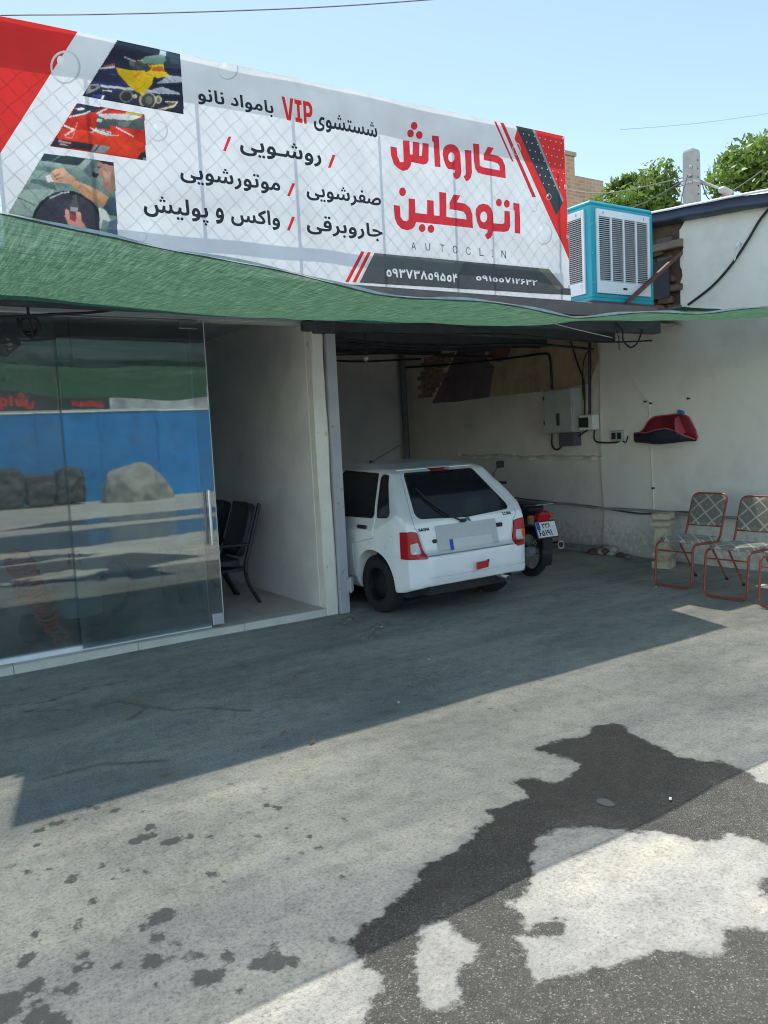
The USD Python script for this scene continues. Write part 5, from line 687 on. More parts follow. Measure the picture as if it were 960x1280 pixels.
A_ = m3.Manifold.extrude(ext(side), 2.0).translate([0, 0, -1.0]).transform([[0, 0, 1, 0], [1, 0, 0, 0], [0, 1, 0, 0]])
B_ = m3.Manifold.extrude(ext(front), 5.0).translate([0, 0, -4.5]).transform([[1, 0, 0, 0], [0, 0, -1, 0], [0, 1, 0, 0]])
C_ = m3.Manifold.extrude(ext(plan), 2.0)
Bd = (A_ ^ B_ ^ C_).refine_to_length(.038)
mm = Bd.to_mesh(); tm = trimesh.Trimesh(mm.vert_properties[:, :3], mm.tri_verts, process=True)
tm = trimesh.smoothing.filter_taubin(tm, lamb=.5, nu=.52, iterations=30)
Bd = m3.Manifold(m3.Mesh(vert_properties=np.array(tm.vertices, np.float32), tri_verts=np.array(tm.faces, np.uint32)))
def boxm(x0, x1, y0, y1, z0, z1): return m3.Manifold.cube([x1 - x0, y1 - y0, z1 - z0]).translate([x0, y0, z0])
def yprism(poly, y0, y1):   # outline in (x, z) pushed along y
    return m3.Manifold.extrude(ext(poly), y1 - y0).transform([[1, 0, 0, 0], [0, 0, -1, y1], [0, 1, 0, 0]]) if Polygon(poly).exterior.is_ccw else yprism(poly[::-1], y0, y1)
def xprism(poly, x0, x1):   # outline in (y, z) pushed along x
    return m3.Manifold.extrude(ext(poly if Polygon(poly).exterior.is_ccw else poly[::-1]), x1 - x0).transform([[0, 0, 1, x0], [1, 0, 0, 0], [0, 1, 0, 0]])
def off(poly, d): return list(Polygon(poly).buffer(d, join_style='mitre').exterior.coords)[:-1]
def rnd(poly, r): return list(Polygon(poly).buffer(-r).buffer(r, quad_segs=4).exterior.coords)[:-1]
whole = Bd; body = Bd
for y in (.62, 2.93):
    for s in (-1, 1):
        body -= m3.Manifold.cylinder(.36, .325, .325, 40).transform([[0, 0, 1, -.9 if s < 0 else .54], [1, 0, 0, y], [0, 1, 0, .285]])
parts = []
def inset(m, d, axis):     # the piece of skin cut by a prism, pushed in by d
    return m
rw = rnd([(-.555, .925), (-.545, .915), (0, .885), (.545, .915), (.555, .925), (.415, 1.295), (-.415, 1.295)], .035)
rwp = yprism(rw, .08, .70); rwo = yprism(off(rw, .014), .08, .70)
glass_r = (whole ^ rwp).translate([0, .006, -.004]); seal_r = ((whole ^ rwo) - rwp).translate([0, .004, -.003])
shell_in = whole.translate([0, .06, -.05])
body -= (rwo - shell_in)
wins = {'rear_quarter_window': [(.345, .935), (.535, .925), (.665, 1.295), (.56, 1.285)], 'rear_door_window': [(.605, .92), (1.40, .91), (1.40, 1.325), (.735, 1.30)], 'front_door_window': [(1.48, .91), (2.42, .92), (2.0, 1.305), (1.48, 1.325)]}
for s in (-1, 1):
    for nme, pl in wins.items():
        pl = rnd(pl, .025); x0, x1 = (-.9, -.3) if s < 0 else (.3, .9)
        pi, po = xprism(pl, x0, x1), xprism(off(pl, .016), x0, x1)
        lim = whole.translate([-s * .03, 0, 0])
        parts.append((nme, ((whole ^ pi) - whole.translate([-s * .02, 0, 0])).translate([-s * .005, 0, 0]), CGL))
        parts.append(('window_seal', (((whole ^ po) - pi) - whole.translate([-s * .018, 0, 0])).translate([-s * .002, 0, 0]), BLACKP))
        body -= po - lim
wsh = rnd([(-.60, .97), (.60, .97), (.49, 1.335), (-.49, 1.335)], .04)
wsp = yprism(wsh, 1.9, 3.0); parts.append(('windscreen', ((whole ^ wsp) - whole.translate([0, -.02, -.02])).translate([0, -.003, -.003]), CGL)); body -= wsp - whole.translate([0, -.03, -.03])
parts.append(('rear_window', glass_r - whole.translate([0, .03, -.025]), CGL)); parts.append(('rear_window_seal', seal_r - whole.translate([0, .028, -.022]), BLACKP))
# tail lamps at the corners, their clear lower lenses
for s in (-1, 1):
    tl = [(s * .49, .555), (s * .95, .555), (s * .95, .765), (s * .66, .80), (s * .56, .785)] if s > 0 else [(-.95, .555), (-.55, .555), (-.605, .785), (-.67, .80), (-.95, .765)]
    P_ = yprism(rnd(tl, .015), -.1, .21); lim = whole.translate([-s * .03, .035, 0])
    lens = (whole ^ P_) - lim
    cx_ = s * .545 if s > 0 else -.59
    cp_ = yprism(rnd([(cx_, .60), (s * .68, .60), (s * .685, .69), (cx_ + s * .02, .70)], .012), -.1, .22)
    parts.append(('tail_lamp', (lens - cp_).translate([s * .004, -.004, 0]), REDL)); parts.append(('reverse_lens', (lens ^ cp_).translate([s * .006, -.006, 0]), CLRL))
    amb_ = yprism(rnd([(s * .63, .61), (s * .73, .61), (s * .73, .69), (s * .63, .69)], .008), -.1, .26)
    if s > 0: parts.append(('indicator_lens', ((whole ^ amb_) - lim).translate([s * .007, -.007, 0]), AMB))
    body -= yprism(off(rnd(tl, .015), .005), -.1, .215) - lim
# shut lines
G = .0048
grooves = [yprism([(-.70, .568), (.70, .568), (.70, .578), (-.70, .578)], -.1, .40)]
tg = [(-.535, .573), (.475, .573), (.55, .79), (.60, .84), (.615, .90), (.45, 1.335), (-.45, 1.335), (-.62, .90), (-.62, .83), (-.595, .80)]
ring = yprism(off(tg, G), -.1, .62) - yprism(off(tg, -G), -.1, .62); grooves.append(ring - shell_in.translate([0, -.045, .035]))
for s in (-1, 1):
    x0, x1 = (-.9, -.2) if s < 0 else (.2, .9); li = whole.translate([-s * .012, 0, 0])
    for dp in ([(.96, .30), (1.435, .30), (1.435, 1.36), (.712, 1.345), (.565, .92), (.59, .72), (.96, .64)], [(1.445, .30), (2.55, .30), (2.55, .93), (2.03, 1.335), (1.445, 1.36)]):
        dp = rnd(dp, .03); grooves.append((xprism(off(dp, G), x0, x1) - xprism(off(dp, -G), x0, x1)) - li)
    grooves.append(xprism([(.04, .568), (.33, .568), (.33, .577), (.04, .577)], x0, x1) - li)
grooves.append(yprism([(-.80, .372), (.80, .372), (.80, .382), (-.80, .382)], -.1, .33) - whole.translate([0, .014, 0]))
fl_ = rnd([(.30, .64), (.42, .64), (.42, .76), (.30, .76)], .02)
grooves.append((xprism(off(fl_, .0035), -.9, -.3) - xprism(off(fl_, -.0035), -.9, -.3)) - whole.translate([.008, 0, 0]))
for g in grooves: body -= g if g is not grooves[0] else (g - whole.translate([0, .012, 0]))
bumper = body ^ boxm(-1, 1, -.2, .345, .05, .573); body = body - boxm(-1, 1, -.2, .345, .05, .573)
tailg = body ^ yprism(tg, -.2, .66); body = body - yprism(tg, -.2, .66)
doors = []
for s in (-1, 1):
    x0, x1 = (-.9, -.45) if s < 0 else (.45, .9)
    for dp in ([(.96, .30), (1.435, .30), (1.435, 1.36), (.712, 1.345), (.565, .92), (.59, .72), (.96, .64)], [(1.445, .30), (2.55, .30), (2.55, .93), (2.03, 1.335), (1.445, 1.36)]):
        q = xprism(rnd(dp, .03), x0, x1); doors.append((s, body ^ q)); body = body - q
def mf(m): return m
obj('body', body, CARP, car, smooth=32); obj('bumper', bumper, CARP, car, smooth=32)
tg_p = obj('tailgate', tailg, CARP, car, smooth=32)
door_p = [obj('door', d, CARP, car, smooth=32) for s, d in doors]
for n_, m_, mt in parts:
    if m_.num_tri() > 0: obj(n_, m_, mt, car, smooth=32)
for i, (s, d) in enumerate(doors):
    yy = .69 if i % 2 == 0 else 1.53
    obj('handle', MB().box(min(s * .765, s * .795), max(s * .765, s * .795), yy, yy + .15, .80, .835, .01), BLACKP, door_p[i])
# wheels
TYRE = mat('car_tyre', (.012, .012, .013), .8, var=.3, vs=20, bump=.15)
def wheel(y, s):
    w = UsdGeom.Xform.Define(stage, numbered(str(car.GetPath()) + '/wheel')); w.AddTranslateOp().Set(Gf.Vec3d(s * .655, y, .278)); w = w.GetPrim(); R = roty(math.pi / 2)
    obj('tyre', MB().lathe([(.165, -.075), (.20, -.083), (.255, -.08), (.272, -.065), (.278, -.03), (.278, .03), (.272, .065), (.255, .08), (.20, .083), (.165, .075), (.165, -.075)], 40, (0, 0, 0), R), TYRE, w, smooth=40)
    rim = MB().lathe([(.165, -.07), (.15, -.066), (.14, s * .02), (.10, s * .045), (.05, s * .05), (.0, s * .055)], 30, (0, 0, 0), R)
    obj('rim', rim, mat('wheel_steel', (.022, .022, .024), .5, .6, var=.2) if not stage.GetPrimAtPath(LK + 'wheel_steel') else UsdShade.Material.Get(stage, LK + 'wheel_steel'), w, smooth=40)
for y in (.62, 2.93):
    for s in (-1, 1): wheel(y, s)
obj('underbody', MB().box(-.62, .62, .28, 3.3, .17, .26).box(-.5, .5, .1, .5, .20, .34), RUBBER, car)
obj('arch_liner', MB().box(-.58, .58, .25, 1.0, .26, .62).box(-.58, .58, 2.55, 3.3, .26, .62), RUBBER, car)
obj('exhaust_tip', MB().tube([(.32, .10, .268), (.32, -.055, .262)], .027, 14).tube([(.32, -.02, .263), (.32, -.057, .262)], .031, 14), CHR, car)
obj('exhaust_bore', MB().tube([(.32, -.0575, .262), (.32, -.059, .262)], .022, 12), BLACKP, car)
bf = lambda x: -.035 + .0 * x
obj('bumper_reflector', MB().prism(Polygon([(-.05, .395), (.085, .405), (.095, .47), (-.05, .462)]), lambda u, v, w: (u, -.036 - w + .02 * u * u, v), .012), REDL, car)
obj('reflector_clip', MB().sphere((.09, -.042, .465), .013, 1), BLACKP, car)
# tailgate furniture: added plate panel, number plate, handle, badge, lettering, wiper, high lamp
def rear_y(x, z):   # first hit of the skin seen from behind
    return RAY[int(np.clip(round((x + .8) / .02), 0, 80)), int(np.clip(round((z - .2) / .02), 0, 65))]
from trimesh.ray.ray_triangle import RayMeshIntersector
o_ = np.array([(-.8 + i * .02, -1.0, .2 + j * .02) for i in range(81) for j in range(66)]); hit, ri, _q = tm.ray.intersects_location(o_, np.tile([0, 1.0, 0], (len(o_), 1)), multiple_hits=False)
RAY = np.full(len(o_), .3); RAY[ri] = hit[:, 1]; RAY = RAY.reshape(81, 66)
y0 = rear_y(0, .72)
rec = [(x, z) for x, z in ((-.40, .605), (.32, .605), (.32, .828), (-.40, .828))]
obj('plate_blur_panel', MB().prism(Polygon(rnd(rec, .008)), lambda u, v, w: (u, rear_y(u, v) - .004 - w, v), .01), mat('plate_blur_grey', (.52, .53, .53), .5, var=.06), tg_p)  # grey panel added, sized to the blur that covers the plate
obj('number_plate', MB().obox((-.02, rear_y(0, .64) - .022, .645), (.52, .006, .105), rotx(-.18), .003), mat('plate_white', (.62, .63, .63), .35, var=.06), tg_p)
obj('plate_band', MB().obox((-.255, rear_y(0, .64) - .0265, .645), (.04, .003, .10), rotx(-.18)), mat('plate_blue', (.02, .07, .42), .4), tg_p)
obj('tailgate_handle', MB().box(.325, .40, rear_y(.36, .76) - .018, rear_y(.36, .76) + .01, .745, .785, .008), BLACKP, tg_p)
obj('lock_knob', MB().box(-.45, -.405, rear_y(-.42, .70) - .016, rear_y(-.42, .70) + .01, .675, .71, .008), BLACKP, tg_p)
bd = Polygon([(-.035, .885), (-.012, .93), (.0, .905), (.012, .93), (.035, .885), (.018, .885), (.0, .898), (-.018, .885)])
obj('badge', MB().prism(affinity.translate(bd, -.005, -.05), lambda u, v, w: (u, rear_y(u, v) - .003 - w, v), .008), mat('dark_chrome', (.18, .18, .19), .3, .8), tg_p)
def lettering(t, x0, z0, hgt, fn, m, parent, name='lettering', sx=1.0, depth=.003):
    ww, hh, P = W[t]; s = hgt / hh
    g = unary_union([Polygon([(r[i] * s * sx + x0, r[i + 1] * s + z0) for i in range(0, len(r), 2)] if True else 0, [[(q[i] * s * sx + x0, q[i + 1] * s + z0) for i in range(0, len(q), 2)] for q in rings[1:]]).buffer(0) for rings in P for r in rings[:1]])
    return obj(name, MB().prism(g, fn, depth), m, parent)
sk = lambda u, v, w: (u, rear_y(u, v) - .002 - w, v)
lettering('SAIPA', -.585, .795, .026, sk, BLACKP, tg_p); lettering('SE', .50, .85, .026, sk, BLACKP, tg_p); lettering('111', .435, .85, .026, sk, BLACKP, tg_p)
wy = lambda x, z: rear_y(x, z) - .012
wp = [(-.08, .845), (-.18, .89), (-.28, .98), (-.37, 1.09)]
obj('wiper_arm', MB().tube(spline([(x, wy(x, z) - .012, z) for x, z in wp], 5), np.linspace(.010, .005, 16), 8).box(-.105, -.045, wy(-.08, .85) - .02, wy(-.08, .85) + .01, .832, .866, .008), BLACKP, tg_p)
obj('wiper_blade', MB().tube([(x, wy(x, z) - .004, z) for x, z in ((-.18, .91), (-.27, .99), (-.36, 1.10), (-.40, 1.17))], .007, 6), BLACKP, tg_p)
obj('high_stop_lamp', MB().prism(Polygon(rnd([(-.09, 1.308), (.19, 1.308), (.19, 1.335), (-.09, 1.335)], .005)), lambda u, v, w: (u, rear_y(u, v) - .003 - w * .8, v), .012), REDL, tg_p)
ap = np.array([-.30, 1.30, 1.395]); obj('aerial', MB().tube([ap, ap + [.03, .05, .02]], .014, 8).tube([ap + [0, 0, .01], ap + [.36, -.02, .17]], .004, 6), BLACKP, car)
for s in (-1, 1): obj('door_mirror', MB().obox((s * .87, 2.40, .96), (.15, .09, .12), None, .03), BLACKP, car)
for s in (-1, 1): obj('headlamp', MB().obox((s * .58, 3.48, .68), (.28, .10, .14), rotz(-s * .35), .03), CLRL, car)

# ---------------------------------------------------------------- motorcycle beside the car (rear axle at y = 0, nose towards +y)
MB_BLK = mat('motorcycle_black', (.02, .02, .024), .3, var=.15, coat=.4, space='obj')
SEATM = mat('seat_vinyl', (.02, .02, .023), .5, var=.2, bump=.1, space='obj')
moto = thing('motorcycle', 'black motorcycle with a chrome rack and a white rear number plate parked beside the hatchback', 'motorcycle', (6.27, 6.60, 0), -5)
def mwheel(y, name):
    w = UsdGeom.Xform.Define(stage, numbered(str(moto.GetPath()) + '/' + name)); w.AddTranslateOp().Set(Gf.Vec3d(0, y, .285)); w = w.GetPrim(); R = roty(math.pi / 2)
    a = np.linspace(0, 2 * math.pi, 13)
    obj('tyre', MB().lathe([(.24 + .045 * math.cos(t), .048 * math.sin(t)) for t in a], 40, (0, 0, 0), R), RUBBER, w, smooth=50)
    obj('rim', MB().lathe([(.205, -.02), (.215, -.024), (.212, 0), (.215, .024), (.205, .02), (.200, 0), (.205, -.02)], 40, (0, 0, 0), R), CHR, w, smooth=40)
    sp = MB()
    for k in range(18):
        t = k * math.pi / 9; sp.tube([(.015 * (-1) ** k, .03 * math.cos(t + .5), .03 * math.sin(t + .5)), (0, .205 * math.cos(t), .205 * math.sin(t))], .002, 4)
    obj('spokes', sp, CHR, w); obj('hub', MB().lathe([(0, -.05), (.055, -.045), (.06, 0), (.055, .045), (0, .05)], 20, (0, 0, 0), R), GREYST, w)
mwheel(0, 'wheel'); mwheel(1.24, 'wheel')
a = np.linspace(math.radians(20), math.radians(170), 18)
obj('rear_fender', MB().grid(np.array([[(x, .305 * math.cos(t), .285 + (.315 - abs(x) * .12) * math.sin(t)) for x in (-.07, -.055, 0, .055, .07)] for t in np.linspace(math.radians(30), math.radians(205), 20)]) * [1, 1, 1]), MB_BLK, moto, smooth=True)
obj('front_fender', MB().grid(np.array([[(x, 1.24 + .31 * math.cos(t), .285 + (.315 - abs(x) * .12) * math.sin(t)) for x in (-.055, 0, .055)] for t in np.linspace(math.radians(20), math.radians(170), 16)])), CHR, moto, smooth=True)
obj('seat', MB().mesh(trimesh.Trimesh(*MB().obox((0, .22, .785), (.27, .74, .11), rotx(.03), .045).arrays())), SEATM, moto, smooth=40)
tank = trimesh.creation.icosphere(3, 1.0); tank.vertices = tank.vertices * [.145, .29, .13] + [0, .80, .82]; obj('fuel_tank', MB().mesh(tank), mat('tank_paint', (.25, .02, .02), .25, coat=.5), moto, smooth=True)
obj('side_cover', MB().obox((-.13, .36, .58), (.05, .34, .22), None, .02), MB_BLK, moto); obj('side_cover', MB().obox((.13, .36, .58), (.05, .34, .22), None, .02), MB_BLK, moto)
obj('engine', MB().obox((0, .68, .40), (.26, .34, .30), None, .05).obox((0, .76, .60), (.17, .17, .20), rotx(-.2), .03), GREYST, moto)
fr = MB()
for s in (-1, 1):
    fr.tube([(s * .09, -.12, .70), (s * .09, .4, .70), (s * .05, 1.02, .86)], .015, 8).tube([(s * .08, .02, .285), (s * .09, .42, .38), (s * .08, .9, .25)], .016, 8)
obj('frame', fr, MB_BLK, moto)
for s in (-1, 1):
    obj('shock_absorber', MB().tube([(s * .115, .02, .30), (s * .115, .16, .68)], .012, 8).tube([(s * .115 + .026 * math.cos(k * .8), .06 + .075 * k / 60, .38 + .20 * k / 60 + .0 + .026 * math.sin(k * .8) * .4) for k in range(61)], .006, 5), CHR, moto)
    obj('fork_leg', MB().tube([(s * .09, 1.24, .285), (s * .09, 1.02, 1.0)], .019, 8), CHR, moto)
    obj('turn_signal', MB().tube([(s * .04, -.19, .70), (s * .12, -.20, .70)], .008, 6).sphere((s * .15, -.205, .70), .034, 2, (1, .8, .8)), AMB, moto)
obj('exhaust', MB().tube([(.13, .75, .30), (.17, .4, .27), (.19, .0, .33), (.20, -.30, .37)], [.02, .025, .048, .05], 14), CHR, moto); obj('exhaust_bore', MB().tube([(.20, -.301, .37), (.20, -.304, .37)], .03, 12), BLACKP, moto)
rk = MB()
for s in (-1, 1): rk.tube(fillet([(s * .10, .05, .80), (s * .10, -.26, .835), (s * .03, -.30, .84)], .05), .009, 8)
rk.tube([(-.12, -.28, .835), (.12, -.28, .835)], .009, 8)
for x in (-.06, 0, .06): rk.tube([(x, -.02, .825), (x, -.275, .84)], .007, 6)
obj('rear_rack', rk, CHR, moto)
tlm = obj('tail_light', MB().obox((0, -.245, .70), (.17, .10, .12), rotx(.25), .025), REDL, moto); obj('tail_light_base', MB().obox((0, -.19, .69), (.12, .08, .12), None, .02), MB_BLK, moto)
pn = thing_part = obj('plate_holder', MB().obox((0, -.300, .56), (.30, .008, .205), rotx(-.35), .004), MB_BLK, moto)
Rp = rotx(-.35)
def pp(u, v, w): return np.array([0, -.300, .56]) + Rp @ np.array([u * 1.25, -.005 - w, v * 1.25])
obj('plate_face', MB().prism(sbox(-.108, -.068, .108, .068), pp, .003), mat('plate_face_white', (.78, .78, .76), .4, var=.05), pn)
obj('plate_band', MB().prism(sbox(-.106, .0, -.068, .066), lambda u, v, w: pp(u, v, w + .0032), .001), mat('plate_band_blue', (.05, .06, .40), .4), pn)
lettering('۲۲۶', -.045, .012, .045, lambda u, v, w: pp(u, v, w + .0032), BLACKP, pn, 'numerals', .95, .001); lettering('۶۵۱۹۱', -.098, -.058, .055, lambda u, v, w: pp(u, v, w + .0032), BLACKP, pn, 'numerals', .84, .001)
obj('mud_flap', MB().obox((0, -.315, .42), (.14, .006, .14), rotx(-.2), .002), RUBBER, moto)
hb = spline([(-.36, .90, 1.02), (-.26, .96, 1.03), (-.10, 1.0, .98), (0, 1.0, .97), (.10, 1.0, .98), (.26, .96, 1.03), (.36, .90, 1.02)], 4)
obj('handlebar', MB().tube(hb, .011, 8), CHR, moto)
for s in (-1, 1):
    obj('grip', MB().tube([(s * .26, .955, 1.03), (s * .38, .89, 1.02)], .017, 8), RUBBER, moto)
    obj('mirror', MB().tube([(s * .22, .97, 1.03), (s * .26, .99, 1.14), (s * .32, .98, 1.22)], .005, 6).mesh(trimesh.Trimesh(*MB().obox((s * .35, .97, 1.25), (.12, .025, .085), None, .012).arrays())), BLACKP, moto)
    obj('footrest', MB().tube([(s * .1, .55, .28), (s * .27, .55, .28)], .014, 8), RUBBER, moto)
obj('headlight', MB().lathe([(0, -.09), (.06, -.08), (.085, 0), (.08, .02), (0, .03)], 20, (0, 1.13, .93), rotx(-math.pi / 2)), CHR, moto)
obj('side_stand', MB().tube([(-.10, .55, .26), (-.24, .48, .012)], .012, 8), MB_BLK, moto)

# ---------------------------------------------------------------- three red tube chairs along the wall (facing -x)
CHRED = mat('red_tube_paint', (.33, .072, .045), .4, var=.18, vs=14, dirt=(.32, .24, .22), ds=22, dl=(.60, .72), space='obj')
FAB = usdkit.material(stage, LK + 'diamond_fabric', {'t': ('texture_coordinate', {}), 's': ('separate_xyz', {}), 'v0': ('math', dict(math_type='add')), 'v': ('math', dict(math_type='multiply', value2=4.6)), 'u': ('math', dict(math_type='multiply', value2=5.4)),
    'wb': ('noise_texture', dict(scale=30.0, detail=3.0)), 'wm': ('math', dict(math_type='multiply_add', value2=.06, value3=-.03)), 'u2': ('math', dict(math_type='add')),
    'a': ('math', dict(math_type='add')), 'b': ('math', dict(math_type='subtract')), 'af': ('math', dict(math_type='fraction')), 'bf': ('math', dict(math_type='fraction')), 'aa': ('math', dict(math_type='subtract', value2=.5)), 'ba': ('math', dict(math_type='subtract', value2=.5)),
    'a1': ('math', dict(math_type='absolute')), 'b1': ('math', dict(math_type='absolute')), 'mn': ('math', dict(math_type='minimum')), 'mx': ('math', dict(math_type='maximum')), 'ln': ('map_range', dict(from_min=.045, from_max=.075, to_min=1.0, to_max=0.0, clamp=True)),
    'c1': ('math', dict(math_type='greater_than', value2=.455)), 'cs': ('math', dict(math_type='minimum')), 'n': ('noise_texture', dict(scale=160.0, detail=3.0)), 'r': ('rgb_ramp', dict(ramp=[(.3, (.17, .158, .135)), (.7, (.30, .28, .24))])),
    'm': ('mix', dict(color2=(.56, .525, .45))), 'm2': ('mix', dict(color2=(.42, .42, .40))), 'bp': ('bump', dict(strength=.3, distance=.004)), 'p': ('principled_bsdf', dict(roughness=.75, sheen_weight=.2))},
    [('t.object', 's.vector'), ('s.x', 'v0.value1'), ('s.z', 'v0.value2'), ('v0.value', 'v.value1'), ('s.y', 'u.value1'), ('t.object', 'wb.vector'), ('wb.fac', 'wm.value1'), ('wm.value', 'u2.value1'), ('u.value', 'u2.value2'),
     ('u2.value', 'a.value1'), ('v.value', 'a.value2'), ('u2.value', 'b.value1'), ('v.value', 'b.value2'), ('a.value', 'af.value1'), ('b.value', 'bf.value1'), ('af.value', 'aa.value1'), ('bf.value', 'ba.value1'), ('aa.value', 'a1.value1'), ('ba.value', 'b1.value1'),
     ('a1.value', 'mn.value1'), ('b1.value', 'mn.value2'), ('mn.value', 'ln.value'), ('mn.value', 'c1.value1'), ('t.object', 'n.vector'), ('n.fac', 'r.fac'), ('r.color', 'm.color1'), ('ln.result', 'm.fac'), ('m.color', 'm2.color1'), ('c1.value', 'm2.fac'), ('m2.color', 'p.base_color'), ('n.fac', 'bp.height'), ('bp.normal', 'p.normal')], surface='p.BSDF')
ch = thing('tube_chair', 'red tube chair nearest the baluster, its patterned seat wholly in shade', 'chair', (7.06, 5.07, 0), 2, 'red tube chairs along the wall')
w = .21
obj('front_frame', MB().tube(fillet([(.20, -w, .425), (-.27, -w, .445), (-.31, -w, .013), (-.31, w, .013), (-.27, w, .445), (.20, w, .425)], .07, 6), .0115, 10), CHRED, ch, smooth=True)
obj('back_frame', MB().tube(fillet([(.15, -w + .012, .41), (.215, -w + .012, .47), (.37, -w + .015, .90), (.37, w - .015, .90), (.215, w - .012, .47), (.15, w - .012, .41)], .075, 6), .0115, 10), CHRED, ch, smooth=True)
obj('front_bar', MB().tube([(-.278, -w, .365), (-.278, w, .365)], .008, 8), CHRED, ch); obj('back_bar', MB().tube([(.255, -w + .014, .575), (.255, w - .014, .575)], .009, 8), CHRED, ch)
for s in (-1, 1): obj('leg', MB().tube([(.06, s * (w - .03), .425), (.36, s * (w - .03), .012)], .0105, 10), CHRED, ch); obj('rubber_foot', MB().tube([(.345, s * (w - .03), .032), (.368, s * (w - .03), .0)], .0145, 10), RUBBER, ch)
def cushion(sx, sy, sz, R, c, seed):
    t = trimesh.creation.box((2, 2, 2)); t = t.subdivide().subdivide().subdivide().subdivide(); v = t.vertices
    rr = 5.0; n = (np.abs(v[:, 0]) ** rr + np.abs(v[:, 1]) ** rr) ** (1 / rr); n = np.maximum(n, 1e-6); m = np.maximum(np.abs(v[:, 0]), np.abs(v[:, 1])); k = np.where(n > 0, m / n, 1)
    v = v * np.column_stack([k, k, np.ones(len(v))]); e = np.clip(1 - np.maximum(np.abs(v[:, 0]), np.abs(v[:, 1])) ** 4, 0, 1) ** .5
    v[:, 2] *= .35 + .65 * e; v = v * [sx / 2, sy / 2, sz / 2]; v[:, 2] += (fbm(v * 14 + seed, 2) - .5) * .006
    t2 = trimesh.Trimesh(v @ R.T + np.array(c), t.faces, process=False); return t2
bk = math.atan2(.43, .155)
obj('seat_pad', cushion(.47, .43, .062, roty(.03), (-.035, 0, .465), 1), FAB, ch, smooth=True)
obj('back_pad', cushion(.335, .375, .040, roty(-bk), (.30, 0, .735), 5), FAB, ch, smooth=True)
copy_of(ch, 'red tube chair in the middle of the row with sunlight falling on its backrest', (6.91, 4.40, 0), 4)
copy_of(ch, 'red tube chair at the right end of the row, cut by the picture edge', (6.81, 3.80, 0), 7)

# ---------------------------------------------------------------- baluster and rubbish at the foot of the wall
BALM = mat('cast_stone', (.55, .49, .36), .85, var=.12, vs=12, bump=.35, bs=45, dirt=(.33, .29, .23), ds=9, dl=(.5, .72))
bal = thing('stone_baluster', 'short cream cast stone baluster leaning by the wall left of the red chairs', 'baluster', (7.66, 5.86, 0), 20)
bs = MB()
for (z0, z1, a0, a1) in ((0, .075, .105, .105), (.075, .10, .105, .07), (.10, .15, .07, .10), (.15, .185, .10, .10), (.185, .22, .10, .062), (.22, .34, .062, .085), (.34, .46, .085, .062), (.46, .495, .062, .10), (.495, .53, .10, .10), (.53, .56, .10, .075)):
    v = np.array([[s * q, t * q, z] for z, q in ((z0, a0), (z1, a1)) for s, t in ((-1, -1), (1, -1), (1, 1), (-1, 1))]); h_ = trimesh.convex.convex_hull(v); bs.add(h_.vertices, h_.faces)
obj('shaft', bs, BALM, bal); obj('cap', MB().box(-.105, .105, -.105, .105, .562, .635, .01), BALM, bal)
pg = thing('drain_pipe', 'grey drain pipe lying on the ground against the foot of the wall', 'pipe')
obj('pipe', MB().tube([(7.93, 8.2, .055), (7.94, 7.5, .055), (7.96, 6.85, .06)], .052, 14), mat('grey_pvc', (.30, .31, .32), .5, var=.15, dirt=(.2, .18, .16), ds=8), pg); obj('collar', MB().tube([(7.955, 6.97, .06), (7.96, 6.85, .06)], .062, 14), GREYST, pg)
RUB = [mat('rubble_%s' % n, c, .9, var=.25, vs=20, bump=.4, bs=40) for n, c in (('grey', (.20, .195, .185)), ('red', (.19, .085, .07)), ('pale', (.5, .47, .42)))]
def lump(c, r, m, seed, name, label, cat, group=None):
    t = trimesh.creation.icosphere(2, r); t.vertices *= (.7 + .6 * fbm(t.vertices / r * 1.3 + seed * 7.1, 3))[:, None]; t.vertices *= [1, 1, .65]; t.vertices += c
    return obj(name, MB().mesh(t), m, smooth=25, label=label, cat=cat, group=group)
rubg = 'broken lumps of masonry along the wall foot'
for k in range(16):
    y = 7.15 - abs(rng.gauss(0, .35)); lump((7.99 - rng.random() * .14, y, .03 + rng.random() * .05), .035 + rng.random() * .06, RUB[[0, 0, 1, 2][k % 4]], k, 'masonry_lump', '%s broken masonry lump in the heap between motorcycle and baluster' % ['dusty grey', 'weathered grey', 'red', 'pale cream'][k % 4], 'rubble', '%s masonry lumps along the wall foot' % ['dusty grey', 'weathered grey', 'red', 'pale cream'][k % 4])
for k in range(9):
    p = at(430 + rng.random() * 50, 772 + rng.random() * 26, 2, 0); lump((p[0], p[1], .0), .02 + .03 * rng.random(), RUB[0], k + 40, 'concrete_crumb', 'concrete crumb broken off at the foot of the steel post', 'rubble', 'crumbs at the post foot')
LEAFM = mat('dry_leaf', (.34, .20, .06), .7, var=.3, vs=40)
for (x, y), lb in (((368, 847), 'curled yellow brown leaf on the shaded concrete before the column'), ((354, 918), 'small yellow leaf just inside the shadow edge'), ((390, 930), 'brown leaf lying on the shadow edge of the concrete')):
    p = at(x, y, 2, 0); u = np.linspace(-1, 1, 9); an = rng.random() * 3
    lf = np.array([[(.045 * a_, .018 * b_ * math.sqrt(max(0, 1 - a_ * a_)) + .003 * a_, .014 + .012 * a_ * a_ + .006 * abs(b_)) for b_ in (-1, 0, 1)] for a_ in u]) * [.55, .6, .7] @ rotz(an).T + p
    obj('fallen_leaf', MB().grid(lf), LEAFM, label=lb, cat='leaf')
p = at(838, 1001, 2, 0); obj('paper_scrap', MB().obox(p + [0, 0, .010], (.026, .012, .005), rotz(.6), .003), mat('paper', (.8, .8, .78), .7), label='tiny white paper scrap on the dark wet concrete', cat='litter')
